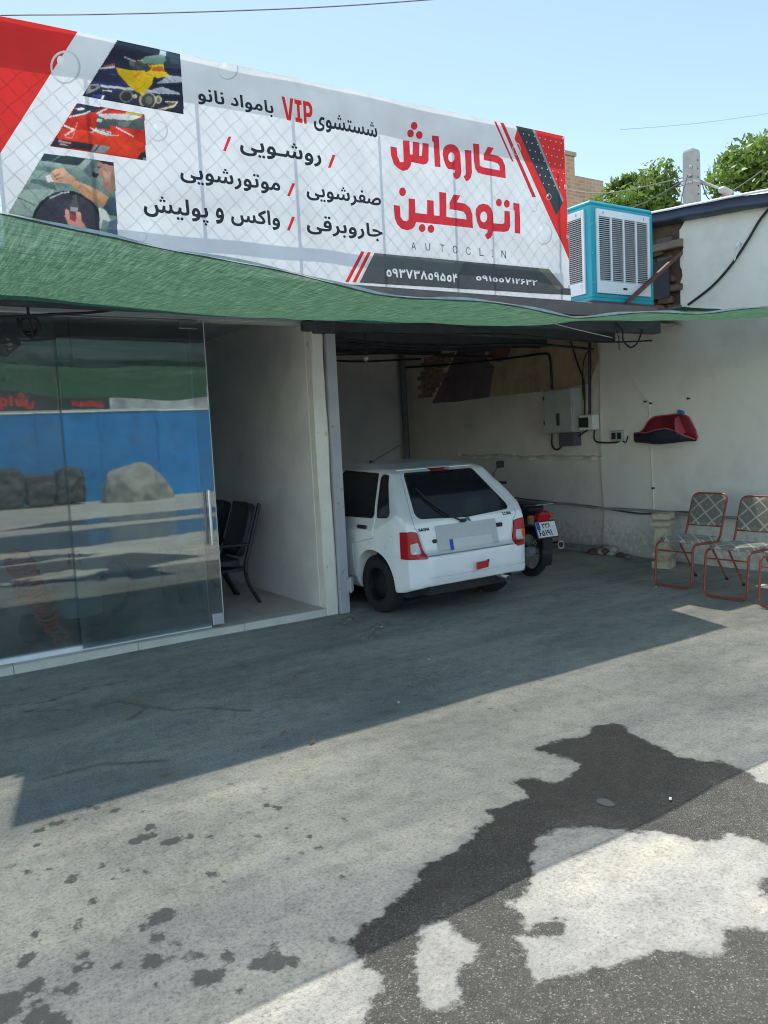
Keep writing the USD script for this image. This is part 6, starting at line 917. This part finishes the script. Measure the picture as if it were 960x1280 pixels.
p = at(757, 1005, 2, 0); obj('soap_spot', MB().prism(Polygon([(p[0] + .03 * math.cos(a) * (1 + .1 * math.sin(3 * a)), p[1] + .045 * math.sin(a)) for a in np.linspace(0, 6.2, 20)]), lambda u, v, w: (u, v, .006 + w), .0015), mat('soap', (.085, .088, .095), .5), label='pale oval soap spot on the wet patch', cat='stain')
for (x, y) in ((601, 739 + 0), (536, 826), (498, 880), (477, 785), (820, 735)):
    p = at(x, y + 0, 2, 0); lump((p[0], p[1], .012), .011, RUB[2], x, 'pebble', 'tiny pale pebble on the shaded concrete', 'pebble', 'pale pebbles on the shaded concrete')

# ---------------------------------------------------------------- things fixed to the wall
def on_wall(x, y, d=.0): q = at(x, y, 0, WX - d); return q
CABM = mat('cabinet_grey', (.40, .41, .40), .5, var=.06, dirt=(.30, .29, .27), ds=5, dl=(.5, .75))
y0, y1, z0, z1 = 7.44, 7.97, 1.60, 2.19
cab = thing('electric_cabinet', 'grey metal electric cabinet with a black latch on the bay wall', 'cabinet')
obj('case', MB().box(7.93, 8.135, y0, y1, z0, z1, .008), CABM, cab); dd = obj('door', MB().box(7.905, 7.927, y0 - .0 + .012, y1 - .012, z0 + .012, z1 - .012, .006), CABM, cab)
obj('latch', MB().box(7.885, 7.904, 7.66, 7.71, 1.70, 1.86, .006).sphere((7.885, 7.685, 1.83), .02, 1), BLACKP, dd)
for z in (1.72, 2.05): obj('hinge', MB().tube([(7.90, y1 - .02, z), (7.90, y1 - .02, z + .05)], .01, 8), BLACKP, cab)
obj('lower_shroud', MB().box(7.99, 8.135, 7.50, 7.78, 1.42, 1.597, .006), mat('shroud', (.10, .085, .12), .6, var=.2), cab)
jb = thing('breaker_box', 'small white breaker box with a dark window right of the grey cabinet', 'electric box')
obj('case', MB().box(7.99, 8.12, 7.16, 7.41, 1.62, 1.82, .012), mat('white_plastic', (.72, .72, .70), .4, var=.05), jb); obj('window', MB().box(7.978, 7.989, 7.235, 7.40, 1.655, 1.785, .005), BLACKP, jb)
so = thing('double_socket', 'grey double socket with two black outlets on the wall left of the red holder', 'socket')
obj('case', MB().box(8.055, 8.10, 6.745, 6.94, 1.46, 1.60, .008), mat('grey_plastic', (.42, .42, .42), .5), so)
for y in (6.79, 6.88): obj('outlet', MB().box(8.040, 8.054, y - .032, y + .032, 1.49, 1.57, .006), BLACKP, so)
def cable(name, pts, r, label, m=None, cat='cable', d=.02, group=None, world=False):
    q = [np.array(p, float) if world else on_wall(p[0], p[1], p[2] if len(p) > 2 else d) for p in pts]
    return obj(name, MB().tube(spline(q, 6), r, 7), m or BLACKP, smooth=True, label=label, cat=cat, group=group)
cable('conduit', [(503, 459), (512, 459), (545, 457), (600, 452), (650, 446), (680, 442), (687, 446), (689, 465), (690, 490)], .016, 'black conduit looping along the bay wall down into the grey cabinet')
cable('power_cable', [(713, 425), (722, 455), (730, 480), (731, 522)], .011, 'thin dark cable dropping from the ceiling to the breaker box')
cable('power_cable', [(737, 425), (737, 470), (737, 522)], .018, 'thick dark blue conduit dropping straight to the breaker box', mat('blue_black_conduit', (.02, .025, .05), .5))
cable('power_cable', [(736, 437), (730, 450), (728, 475), (730, 500)], .008, 'slack dark cable hanging beside the blue conduit')
cable('power_cable', [(743, 536), (743, 549), (750, 553), (770, 553), (776, 549)], .011, 'black lead running from the breaker box to the double socket')
cable('power_cable', [(690, 542), (690, 556), (695, 562), (701, 558), (701, 545)], .012, 'short black cable loop under the grey cabinet')
cable('power_cable', [(722, 546), (732, 539), (741, 534)], .010, 'short black lead between cabinet and breaker box')
cable('plug_lead', [(776, 549), (782, 553), (785, 545)], .008, 'short plug lead hanging under the double socket')
GREYC = mat('grey_hose', (.36, .35, .34), .6, var=.2)
cable('wall_hose', [(600, 620, .03), (640, 626, .04), (680, 628, .045), (720, 631, .04), (745, 635, .045), (790, 637, .05), (830, 640, .05), (880, 645, .05), (930, 648, .05), (990, 650, .05)], .017, 'grey hose sagging along the wall behind the chairs', GREYC, 'hose')
cable('wall_hose', [(640, 622, .03), (690, 628, .03), (740, 633, .03), (800, 642, .03), (850, 640, .03), (900, 643, .03)], .012, 'thinner dark hose twisted above the grey one along the wall', mat('dark_hose', (.13, .12, .12), .6, var=.2), 'hose')
cable('wall_trunking', [(811, 498, .01), (812.5, 540, .01), (815, 590, .01), (817, 642, .01)], .006, 'thin cream trunking running down the wall under the red holder', CREAM, 'trunking')
cable('string', [(782, 455, .01), (793, 478, .01), (804, 495, .01), (810, 502, .01)], .004, 'white string stretched down to a nail above the red holder', WHP, 'string')
for x, y, lb in ((808, 502, 'dark nail left of the string above the red holder'), (815, 504, 'dark nail at the string end above the red holder'), (862, 498, 'lone dark nail right of the red holder top'), (818, 610, 'dark nail low on the wall beside the trunking')):
    q = on_wall(x, y); obj('nail', MB().tube([q + [.02, 0, 0], q - [.035, 0, 0]], .009, 6).sphere(q - [.035, 0, 0], .014, 1), BLACKP, label=lb, cat='nail')
cable('wall_cable', [(860, 381, .03), (890, 358, .03), (915, 330, .03), (935, 300, .03), (952, 272, .03), (975, 248, .03), (1010, 225, .02)], .014, 'black cable sagging across the upper wall right of the cooler')
q = on_wall(925, 303, .045); obj('cable_tape', MB().tube([q, q + [0, .04, -.03]], .02, 7).tube(spline([q, q + [-.01, .03, -.1], q + [-.01, .06, -.18]], 4), .006, 5), WHP, label='white tape wrapped on the black wall cable', cat='tape')
PIPE = mat('corner_pipe', (.20, .20, .21), .6, .2, var=.25)
obj('corner_pipe', MB().tube([(8.0, 11.42, 3.08), (8.0, 11.40, 1.6), (7.98, 11.38, .0)], .055, 12), PIPE, smooth=True, label='grey steel pipe standing in the far corner of the bay', cat='pipe')
# red and black cloth holder on the wall
REDC = mat('red_cloth', (.20, .012, .022), .7, var=.25, vs=8, bump=.2); PINK = mat('pink_piping', (.50, .10, .15), .6)
NAV = mat('navy_cloth', (.014, .016, .030), .8, var=.3, vs=9, bump=.2)
hol = thing('cloth_holder', 'red lined black cloth holder hanging open on the wall above the chairs', 'holder')
yy_ = np.linspace(6.50, 5.69, 32)
lip = np.interp(yy_[::-1], [5.69, 5.76, 5.86, 5.98, 6.10, 6.25, 6.38, 6.50], [1.455, 1.50, 1.565, 1.60, 1.585, 1.555, 1.56, 1.555])[::-1]
bulge = np.interp(yy_[::-1], [5.69, 5.8, 6.1, 6.4, 6.50], [.05, .17, .22, .18, .12])[::-1]
front_ = np.array([[(8.09 - 0 * b, y, 1.425 + .01 * math.sin(y * 9)), (8.09 - b * .7, y, 1.425 + .012 * math.sin(y * 9)), (8.09 - b, y, 1.46), (8.09 - b * 1.02, y, (1.46 + l) / 2), (8.09 - b, y, l), (8.09 - b + .012, y, l - .002), (8.09 - b + .015, y, 1.46)] for y, l, b in zip(yy_, lip, bulge)])
obj('pouch', MB().grid(front_), NAV, hol, smooth=True)
obj('piping', MB().tube(front_[:, 4], .008, 6), PINK, hol, smooth=True)
top = np.interp(yy_[::-1], [5.69, 5.72, 5.80, 5.9, 6.05, 6.28, 6.36, 6.43, 6.50], [1.47, 1.58, 1.72, 1.76, 1.755, 1.745, 1.70, 1.60, 1.555])[::-1]
bkp = np.array([[(8.085 - .02 * math.sin(t * 3.1) - .012 * math.sin(y * 11) * t, y, 1.44 + (tp - 1.44) * t) for t in np.linspace(0, 1, 8)] for y, tp in zip(yy_, top)])
obj('lining', MB().grid(bkp), REDC, hol, smooth=True); obj('top_piping', MB().tube(bkp[:, -1], .008, 6), PINK, hol, smooth=True)
sd_ = np.array([[(8.08 - b_ * (.16 + .03 * math.sin(t * 3)), 5.93 - .10 * t - .06 * b_ * (1 - t), 1.74 - .20 * t - .04 * b_) for b_ in np.linspace(0, 1, 6)] for t in np.linspace(0, 1, 10)])
obj('side_flap', MB().grid(sd_), mat('rose_cloth', (.40, .07, .10), .7, var=.2), hol, smooth=True)
q = on_wall(851, 515, .03); obj('blue_sponge', MB().obox(q, (.04, .09, .04), rotx(.3), .012), mat('blue_foam', (.03, .20, .42), .8, bump=.3), label='small blue sponge on top of the red holder', cat='sponge')

# ---------------------------------------------------------------- lamps and loose cables under the roof
def bulb(p, drop_, label):
    b = thing('hanging_bulb', label, 'bulb', p)
    obj('lead', MB().tube([(0, 0, drop_), (0.01, 0, .06), (0, 0, .04)], .006, 6), BLACKP, b); obj('socket', MB().tube([(0, 0, .05), (0, 0, -.01)], .02, 8), BLACKP, b); obj('glass_bulb', MB().sphere((0, 0, -.045), .032, 2), CLRL, b)
q = at(457, 443, 1, 7.4); bulb(tuple(q), roof_z(7.4) - q[2] - .02, 'dark lamp holder hanging on a short lead inside the bay')
q = at(89, 450, 1, 7.6); bulb(tuple(q), 2.92 - q[2], 'dim lamp holder hanging inside the glazed room')
for k in range(6):
    y = 6.2 + k * .9; zz = roof_z(y) - .15 - .03 * (k % 2); pts_ = [(x, y + .06 * math.sin(x * 1.3 + k), zz - .05 * abs(math.sin(x * 1.1 + k * 2)) ** 2) for x in np.linspace(3.95 if k else 4.0, 7.9, 16)]
    cable('ceiling_cable', pts_, .010 + .006 * (k % 2), 'dark slack cable under the bay ceiling, number %s from the front' % ['one', 'two', 'three', 'four', 'five', 'six'][k], world=True)
cable('hanging_cable', [tuple(at(x, y, 1, 5.8)) for x, y in ((770, 404), (778, 412), (779, 425), (788, 434), (797, 428), (803, 412))], .010, 'thick black cable loop hanging at the end of the roof beam', world=True)
cable('hanging_cable', [tuple(at(x, y, 1, 5.78)) for x, y in ((768, 406), (773, 420), (774, 438))], .006, 'thin black cable end dangling beside the loop at the beam end', world=True)
cable('loose_string', [tuple(at(x, y, 1, 5.75)) for x, y in ((694, 405), (730, 414), (765, 422))], .004, 'thin pale cord under the net near the beam end', WHP, 'cord', world=True)
co = [at(37, 375, 1, 6.1), at(35, 388, 1, 6.1)]
for k in range(34): a_ = k * .55 + 1.2; co.append(at(37 + (11 + .05 * k) * math.cos(a_), 408 + (13 - .05 * k) * math.sin(a_), 1, 6.1 + .004 * k))
co += [at(25, 414, 1, 6.25), at(22, 395, 1, 6.25)]
cable('coiled_cable', [tuple(p) for p in co], .010, 'coil of black cable hanging before the glass front', world=True)
cable('eave_cable', [tuple(at(x, y, 1, 5.95)) for x, y in ((-60, 398), (20, 396), (60, 393), (110, 391), (150, 386))], .010, 'dark cable drooping under the eave above the glass', world=True)

# ---------------------------------------------------------------- inside the glazed room
LEATH = mat('black_vinyl', (.025, .026, .03), .35, var=.25, bump=.12); FRM = mat('black_frame', (.022, .022, .026), .3, var=.2)
def waiting_chair(x, y, label):
    c = thing('waiting_chair', label, 'chair', (x, y, .062), 0, 'black chairs inside the room')
    obj('seat_pad', cushion(.50, .48, .12, roty(.06), (-.03, 0, .43), 3), LEATH, c, smooth=True); obj('back_pad', cushion(.56, .46, .10, roty(-1.25), (.29, 0, .74), 9), LEATH, c, smooth=True)
    for s in (-1, 1):
        fr = MB().tube(fillet([(.42, s * .27, 1.0), (.30, s * .27, .62), (.22, s * .27, .38), (.24, s * .27, .22), (.36, s * .27, .0)], .12, 6), .020, 10)
        obj('side_frame', fr, FRM, c, smooth=True); obj('armrest', MB().tube(fillet([(.28, s * .27, .60), (-.22, s * .27, .615), (-.27, s * .27, .45), (-.25, s * .27, 0)], .07, 5), .018, 10), FRM, c, smooth=True)
    obj('seat_rail', MB().box(-.26, .25, -.27, .27, .345, .375, .008), FRM, c)
    return c
waiting_chair(2.90, 7.62, 'nearer black padded waiting chair against the partition wall inside the room'); waiting_chair(2.90, 8.24, 'farther black padded waiting chair, mostly hidden by the nearer one')
STN = mat('brushed_steel', (.80, .83, .83), .45, .1, var=.08)
vc = thing('vacuum_cleaner', 'steel drum vacuum cleaner on a dark base behind the glass', 'vacuum cleaner', (1.52, 7.35, .062))
obj('drum', MB().lathe([(0, .16), (.19, .16), (.20, .18), (.20, .52), (.19, .54), (.05, .62), (0, .63)], 32), STN, vc, smooth=40); obj('base', MB().lathe([(0, .06), (.24, .06), (.25, .10), (.21, .17), (0, .17)], 28), BLACKP, vc, smooth=40)
obj('latch_ring', MB().lathe([(.203, .50), (.208, .51), (.203, .52)], 32), ALU, vc); obj('handle', MB().tube([(-.05, 0, .62), (-.04, 0, .72), (.04, 0, .72), (.05, 0, .62)], .014, 8), BLACKP, vc)
obj('hose', MB().tube(spline([(.18, 0, .45), (.34, -.05, .60), (.46, -.05, .45), (.40, -.05, .22), (.2, -.1, .12)], 6), .024, 10), BLACKP, vc, smooth=True)
for k in range(4): obj('castor', MB().sphere((.2 * math.cos(k * 1.57 + .4), .2 * math.sin(k * 1.57 + .4), .032), .032, 1), BLACKP, vc)
bg = thing('black_blower', 'dark round blower with a long handle on the floor beside the vacuum cleaner', 'blower', (1.16, 7.25, .062))
obj('body', MB().lathe([(0, 0), (.13, .02), (.165, .12), (.13, .24), (0, .27)], 24), BLACKP, bg, smooth=True); obj('tube', MB().tube([(0, 0, .25), (.03, .05, .62)], .03, 10), BLACKP, bg)
kk = np.arange(0, 420); tt_ = kk / 419.0
axis_p = np.array([at(np.interp(t, [0, .5, 1], [22, 48, 88]), np.interp(t, [0, .5, 1], [693, 755, 820]), 1, 7.05) for t in tt_])
rad = np.interp(tt_, [0, .25, .5, .75, 1], [.085, .10, .075, .06, .04])
rad = rad * (.75 + .5 * noise(np.stack([kk * .13, kk * 0, kk * 0], 1), 4)); axis_p[:, 0] += .05 * (noise(np.stack([kk * .05, kk * 0 + 3, kk * 0], 1), 4) - .5)
coil = axis_p + np.stack([rad * np.cos(kk * .36), .6 * rad * np.sin(kk * .36), .5 * rad * np.sin(kk * .36 + .6 * np.sin(kk * .05))], 1)
obj('coiled_air_hose', MB().tube(coil, .015, 6), mat('orange_hose', (.92, .20, .06), .5), smooth=True, label='orange coiled air hose hanging behind the glass', cat='air hose')

# ---------------------------------------------------------------- the other side of the yard (mirrored in the glass)
BLUE = mat('blue_sheet_metal', (.02, .21, .52), .5, var=.12, vs=1.5, dirt=(.03, .12, .30), ds=3)
bw = thing('blue_wall', 'blue sheet metal wall on the far side of the yard', 'wall', (0, -14.9, 0))
for k in range(15):
    x = -9 + k * 2.0; obj('panel', MB().box(x, x + 1.97, -.05 + .004 * (k % 2), .0, -.1, 3.02 + .01 * (k % 3)), BLUE, bw); obj('post', MB().box(x + 1.972, x + 1.998, -.05, .03, -.1, 3.06), BLUE, bw)
obj('cap_rail', MB().box(-9, 21, -.06, .05, 3.065, 3.10), ALU, bw)
DKB = mat('dark_banner', (.035, .037, .042), .5); RDB = mat('red_banner', (.62, .04, .03), .5); GRB = mat('grey_banner', (.40, .42, .43), .6, var=.5, vs=3)
ob = thing('far_banner', 'dark banner with red lettering above the blue wall', 'banner', (0, -14.86, 3.11))
obj('fabric', MB().box(2.5, 7.4, -.02, 0, 0, 1.25), DKB, ob); obj('grey_print', MB().box(7.42, 11.6, -.02, .002, 0, 1.2), GRB, ob); obj('red_print', MB().box(11.62, 17.5, -.02, .003, 0, 1.15), RDB, ob)
g1, g2 = unary_union(big[:7]), unary_union(big[7:])
for g_, xr in ((g1, 5.0), (g2, 7.2)):
    b_ = g_.bounds; k_ = .55 / (b_[3] - b_[1]); obj('red_lettering', MB().prism(affinity.scale(affinity.translate(g_, -b_[0], -b_[1]), k_ * 1.1, k_, origin=(0, 0)), lambda u, v, w, xr=xr: (xr - u, .001 + w, .06 + v), .004), RDB, ob)
PUD = usdkit.material(stage, LK + 'water_film', {'g': ('geometry', {}), 'mp': ('mapping', dict(scale=(.8, 2.2, 1))), 'n': ('noise_texture', dict(scale=2.6, detail=4.0, roughness=.6)), 'b': ('bump', dict(strength=.8, distance=.05)), 'p': ('principled_bsdf', dict(base_color=(.05, .052, .055), roughness=.06, specular_ior_level=.8))}, [('g.position', 'mp.vector'), ('mp.vector', 'n.vector'), ('n.fac', 'b.height'), ('b.normal', 'p.normal')], surface='p.BSDF')
for k_, pp_ in enumerate(([(-1, -2.2), (3, -1.4), (6.5, -2.0), (9, -3.0), (7, -4.6), (3.5, -4.2), (0, -4.8), (-2, -3.4)], [(2.5, -6.2), (6, -5.6), (10, -6.4), (8.5, -7.6), (4, -7.4)], [(-1, -.2), (1.2, .1), (3.2, -.1), (2.6, -.6), (.2, -.8)])):
    obj('puddle', MB().prism(ragged(pp_, .16, .12, 20 + k_), lambda u, v, w: (u, v, .004 + w), .004), PUD, kind='structure')
hr_ = np.random.default_rng(12); hp = trimesh.convex.convex_hull(np.array([(math.cos(a) * q * hr_.uniform(.85, 1.15), math.sin(a) * q * hr_.uniform(.85, 1.1), z * hr_.uniform(.85, 1.1)) for q, z, k_ in ((1.0, 0, 9), (.93, .45, 8), (.62, .82, 6), (.25, .95, 3)) for a in np.linspace(0, 6.28, k_ + 1)[:-1] + hr_.uniform(0, 1)])).subdivide().subdivide().subdivide(); n_ = 1 - 2 * np.abs(fbm(hp.vertices * 1.6, 3, 3) - .5); hp.vertices *= (.80 + .28 * n_)[:, None]; hp.vertices = hp.vertices * [1.15, .9, 1.2]; hp.vertices[:, 2] = np.maximum(hp.vertices[:, 2], -.02); hp.vertices += [7.6, -13.4, 0]
obj('covered_heap', MB().mesh(hp), mat('grey_cover', (.24, .24, .21), .8, var=.3, vs=4, bump=.3, bs=8), smooth=20, label='grey tarpaulin covered heap before the blue wall', cat='covered heap')
SACK = mat('dark_sack', (.05, .05, .05), .7, var=.3, vs=5, bump=.3, bs=10)
for k, x in enumerate((2.2, 3.1, 3.9, 4.8, 5.7)):
    t = trimesh.creation.box((2, 2, 2)); t = t.subdivide().subdivide().subdivide().subdivide(); v = t.vertices; v = v * (.62 + .38 / np.maximum(np.linalg.norm(v, axis=1), 1))[:, None] ; v = v * [.46, .40, .50 + .07 * (k % 3)]; v += ((fbm(v * 4 + k * 5, 3) - .5) * .34)[:, None] * v / np.linalg.norm(v, axis=1, keepdims=True)
    v[:, 2] -= v[:, 2].min() + .01; obj('dark_sack', (v + [x, -14.2 + .1 * (k % 2), 0], t.faces), SACK, smooth=True, label='%s big dark sack from the left along the blue wall, as mirrored in the glass' % ['first', 'second', 'third', 'fourth', 'fifth'][k], cat='sack')

# ---------------------------------------------------------------- beyond the wall: house, trees, pole, wires
FARB = usdkit.material(stage, LK + 'far_brick', {'t': ('geometry', {}), 'mp': ('mapping', dict(rotation=(math.pi / 2, 0, 0))), 'br': ('brick_texture', dict(color1=(.42, .27, .17), color2=(.33, .20, .13), mortar=(.40, .33, .26), scale=1.0, brick_width=.46, row_height=.16, mortar_size=.02)), 'n': ('noise_texture', dict(scale=.8, detail=5.0)), 'r': ('rgb_ramp', dict(ramp=[(.3, (.75, .75, .75)), (.7, (1.15, 1.12, 1.1))])), 'm': ('mix', dict(mix_type='multiply', fac=1.0)), 'p': ('principled_bsdf', dict(roughness=.9))},
    [('t.position', 'mp.vector'), ('mp.vector', 'br.vector'), ('t.position', 'n.vector'), ('n.fac', 'r.fac'), ('br.color', 'm.color1'), ('r.color', 'm.color2'), ('m.color', 'p.base_color')], surface='p.BSDF')
hs = thing('brick_house', 'unfinished brick house showing beyond the banner end', 'house')
q1, q2, q3 = at(706, 195, 1, 25), at(718, 196, 1, 25), at(755, 236, 1, 25)
obj('tall_wall', MB().box(q1[0] - 4, q2[0], 25, 33, 0, q1[2] + .05), FARB, hs); obj('low_wall', MB().box(q2[0] + .01, q3[0], 25.03, 32, 0, at(719, 219, 1, 25)[2]), FARB, hs)
obj('coping', MB().box(q1[0] - 4.1, q2[0] + .06, 24.93, 33, q1[2] + .06, q1[2] + .22), mat('coping', (.30, .24, .18), .9), hs)
obj('rooftop_pipe', MB().tube([at(752, 240, 1, 27), at(752, 226, 1, 27)], .03, 6), DARKST, hs)
LEAVES = mat('tree_leaf', (.16, .25, .05), .5, var=.45, vs=.8, trans=.45); BARK = mat('bark', (.12, .09, .06), .9, var=.3, bump=.4)
def tree(name, label, ctr, rad, base, n, leaf, seed):
    r_ = np.random.default_rng(seed); t = thing(name, label, 'tree', (base[0], base[1], 0)); c = np.array(ctr) - [base[0], base[1], 0]
    bl = [];
    while len(bl) < 46:
        d = r_.normal(0, 1, 3); d /= np.linalg.norm(d); k = r_.random() ** .4; bl.append((c + d * k * np.array(rad) * .82, .20 + .22 * r_.random()))
    V, F = [], []
    cl = r_.integers(0, len(bl), n); d = r_.normal(0, 1, (n, 3)); d /= np.linalg.norm(d, axis=1, keepdims=True)
    ctrs = np.array([b[0] for b in bl])[cl]; sz = np.array([b[1] for b in bl])[cl] * rad[0]
    pos = ctrs + d * (sz * (.55 + .5 * r_.random(n)))[:, None] * [1, 1, .8]
    a = r_.normal(0, 1, (n, 3)) + d * .3; a /= np.linalg.norm(a, axis=1, keepdims=True); b = np.cross(a, d + r_.normal(0, .5, (n, 3))); b /= np.linalg.norm(b, axis=1, keepdims=True) + 1e-9
    s = (leaf * (.6 + .8 * r_.random(n)))[:, None]
    v = np.stack([pos - a * s, pos + b * s * .45, pos + a * s, pos - b * s * .45], 1).reshape(-1, 3); k = np.arange(n) * 4
    obj('crown', (v, np.vstack([np.stack([k, k + 1, k + 2], 1), np.stack([k, k + 2, k + 3], 1)])), LEAVES, t)
    tk = MB().tube(spline([(0, 0, -.1), (.1, .05, c[2] * .4), tuple(c * [.6, .6, .75])], 6), np.linspace(.2, .09, 13), 9)
    for k_ in range(0, 46, 3): tk.tube(spline([tuple(c * [.5, .5, .62]), tuple((c * .9 + bl[k_][0] * 1.1) / 2 - [0, 0, .2]), tuple(bl[k_][0])], 4), np.linspace(.07, .015, 9), 5)
    obj('trunk', tk, BARK, t)
c1 = at(795, 245, 1, 16.5); tree('leafy_tree', 'leafy tree behind the cooler, left of the concrete pole', c1 + [.05, 0, -.55], (1.75, 1.6, 1.55), (c1[0], c1[1]), 11000, .10, 21)
c2 = at(945, 236, 1, 13.0); tree('leafy_tree', 'leafy tree at the right edge beyond the dark roof edge', c2 + [.3, 0, -.3], (1.75, 1.6, 1.75), (c2[0] + .3, c2[1]), 11000, .095, 33)
c3 = at(712, 268, 1, 20); tree('leafy_tree', 'small bit of green tree between banner end and cooler', c3 + [0, 0, -.6], (.8, .8, .9), (c3[0], c3[1]), 2500, .09, 41)
PY = 9.35
pt, pb = at(864, 188, 1, PY), at(866, 300, 1, PY)
pl_ = thing('utility_pole', 'square grey concrete utility pole with small holes rising behind the wall', 'pole', (pt[0], PY, 0))
zt = pt[2]; v = np.array([[(s * (.165 - .06 * z / zt)), t * (.165 - .06 * z / zt), z] for z in (0, zt - .04) for s, t in ((-1, -1), (1, -1), (1, 1), (-1, 1))] + [[s * .088, t * .088, zt] for s, t in ((-1, -1), (1, -1), (1, 1), (-1, 1))]); h_ = trimesh.convex.convex_hull(v)
obj('shaft', MB().add(h_.vertices, h_.faces), mat('pole_concrete', (.36, .34, .32), .9, var=.15, vs=5, bump=.3), pl_, smooth=False)
for k in range(9): obj('hole', MB().tube([(.03, -.098 - .0027 * k, zt - .2 - k * .15), (.03, -.112 - .0027 * k, zt - .2 - k * .15)], .014, 8), BLACKP, pl_)
for z in (-.35, -.50, -.62): obj('insulator', MB().lathe([(0, 0), (.022, .0), (.026, .03), (.012, .05), (0, .05)], 10, (-.135, -.08, zt + z)), GREYST, pl_)
obj('clamp_band', MB().box(-.125, .125, -.125, .125, zt - .60, zt - .56), GREYST, pl_)
obj('lamp_arm', MB().tube([(.1, -.1, zt - .55), tuple(at(905, 238, 1, PY - .6) - [pt[0], PY, 0])], .022, 8), GREYST, pl_)
lh = at(907, 239, 1, PY - .6) - [pt[0], PY, 0]
obj('lamp_head', MB().mesh(trimesh.Trimesh(*MB().obox(lh, (.30, .16, .10), roty(.15), .04).arrays())), GREYST, pl_)
def wire(pts_, r, label, n=8): obj('overhead_wire', MB().tube(spline(pts_, n), r, 5), mat('wire_m', (.10, .10, .11), .6) if not stage.GetPrimAtPath(LK + 'wire_m') else UsdShade.Material.Get(stage, LK + 'wire_m'), label=label, cat='wire')
wire([at(x, y, 1, 9) for x, y in ((-120, 22), (10, 19), (120, 18), (280, 14), (420, 8), (560, -2), (760, -18))], .008, 'long overhead wire across the sky above the banner')
wire([at(x, y, 1, 12) for x, y in ((775, 162), (830, 158), (890, 152), (960, 142), (1040, 130))], .0035, 'thin wire in the sky right of the banner')
P0 = np.array([pt[0] - .15, PY - .1, zt - .5])
for k, (x, y, Y, lb) in enumerate(((735, 262, 14, 'lowest wire running left from the pole past the tree'), (700, 235, 22, 'upper wire running left from the pole to the brick house'), (845, 205 + 30, 12, 'short slack wire left of the pole'))):
    e_ = at(x, y, 1, Y); m_ = (P0 + e_) / 2 - [0, 0, .25]; wire([P0, m_, e_], .012, lb)
wire([P0 + [.3, 0, -.05], P0 + [.55, 0, -.35], P0 + [.9, -.2, -.22], P0 + [1.6, -.4, .2]], .010, 'slack wire drooping right from the pole under the lamp')
wire([P0 + [-.1, 0, 0], P0 + [-.3, 0, -.5], P0 + [-.15, 0, -.9]], .010, 'loop of wire hanging down on the pole left side')
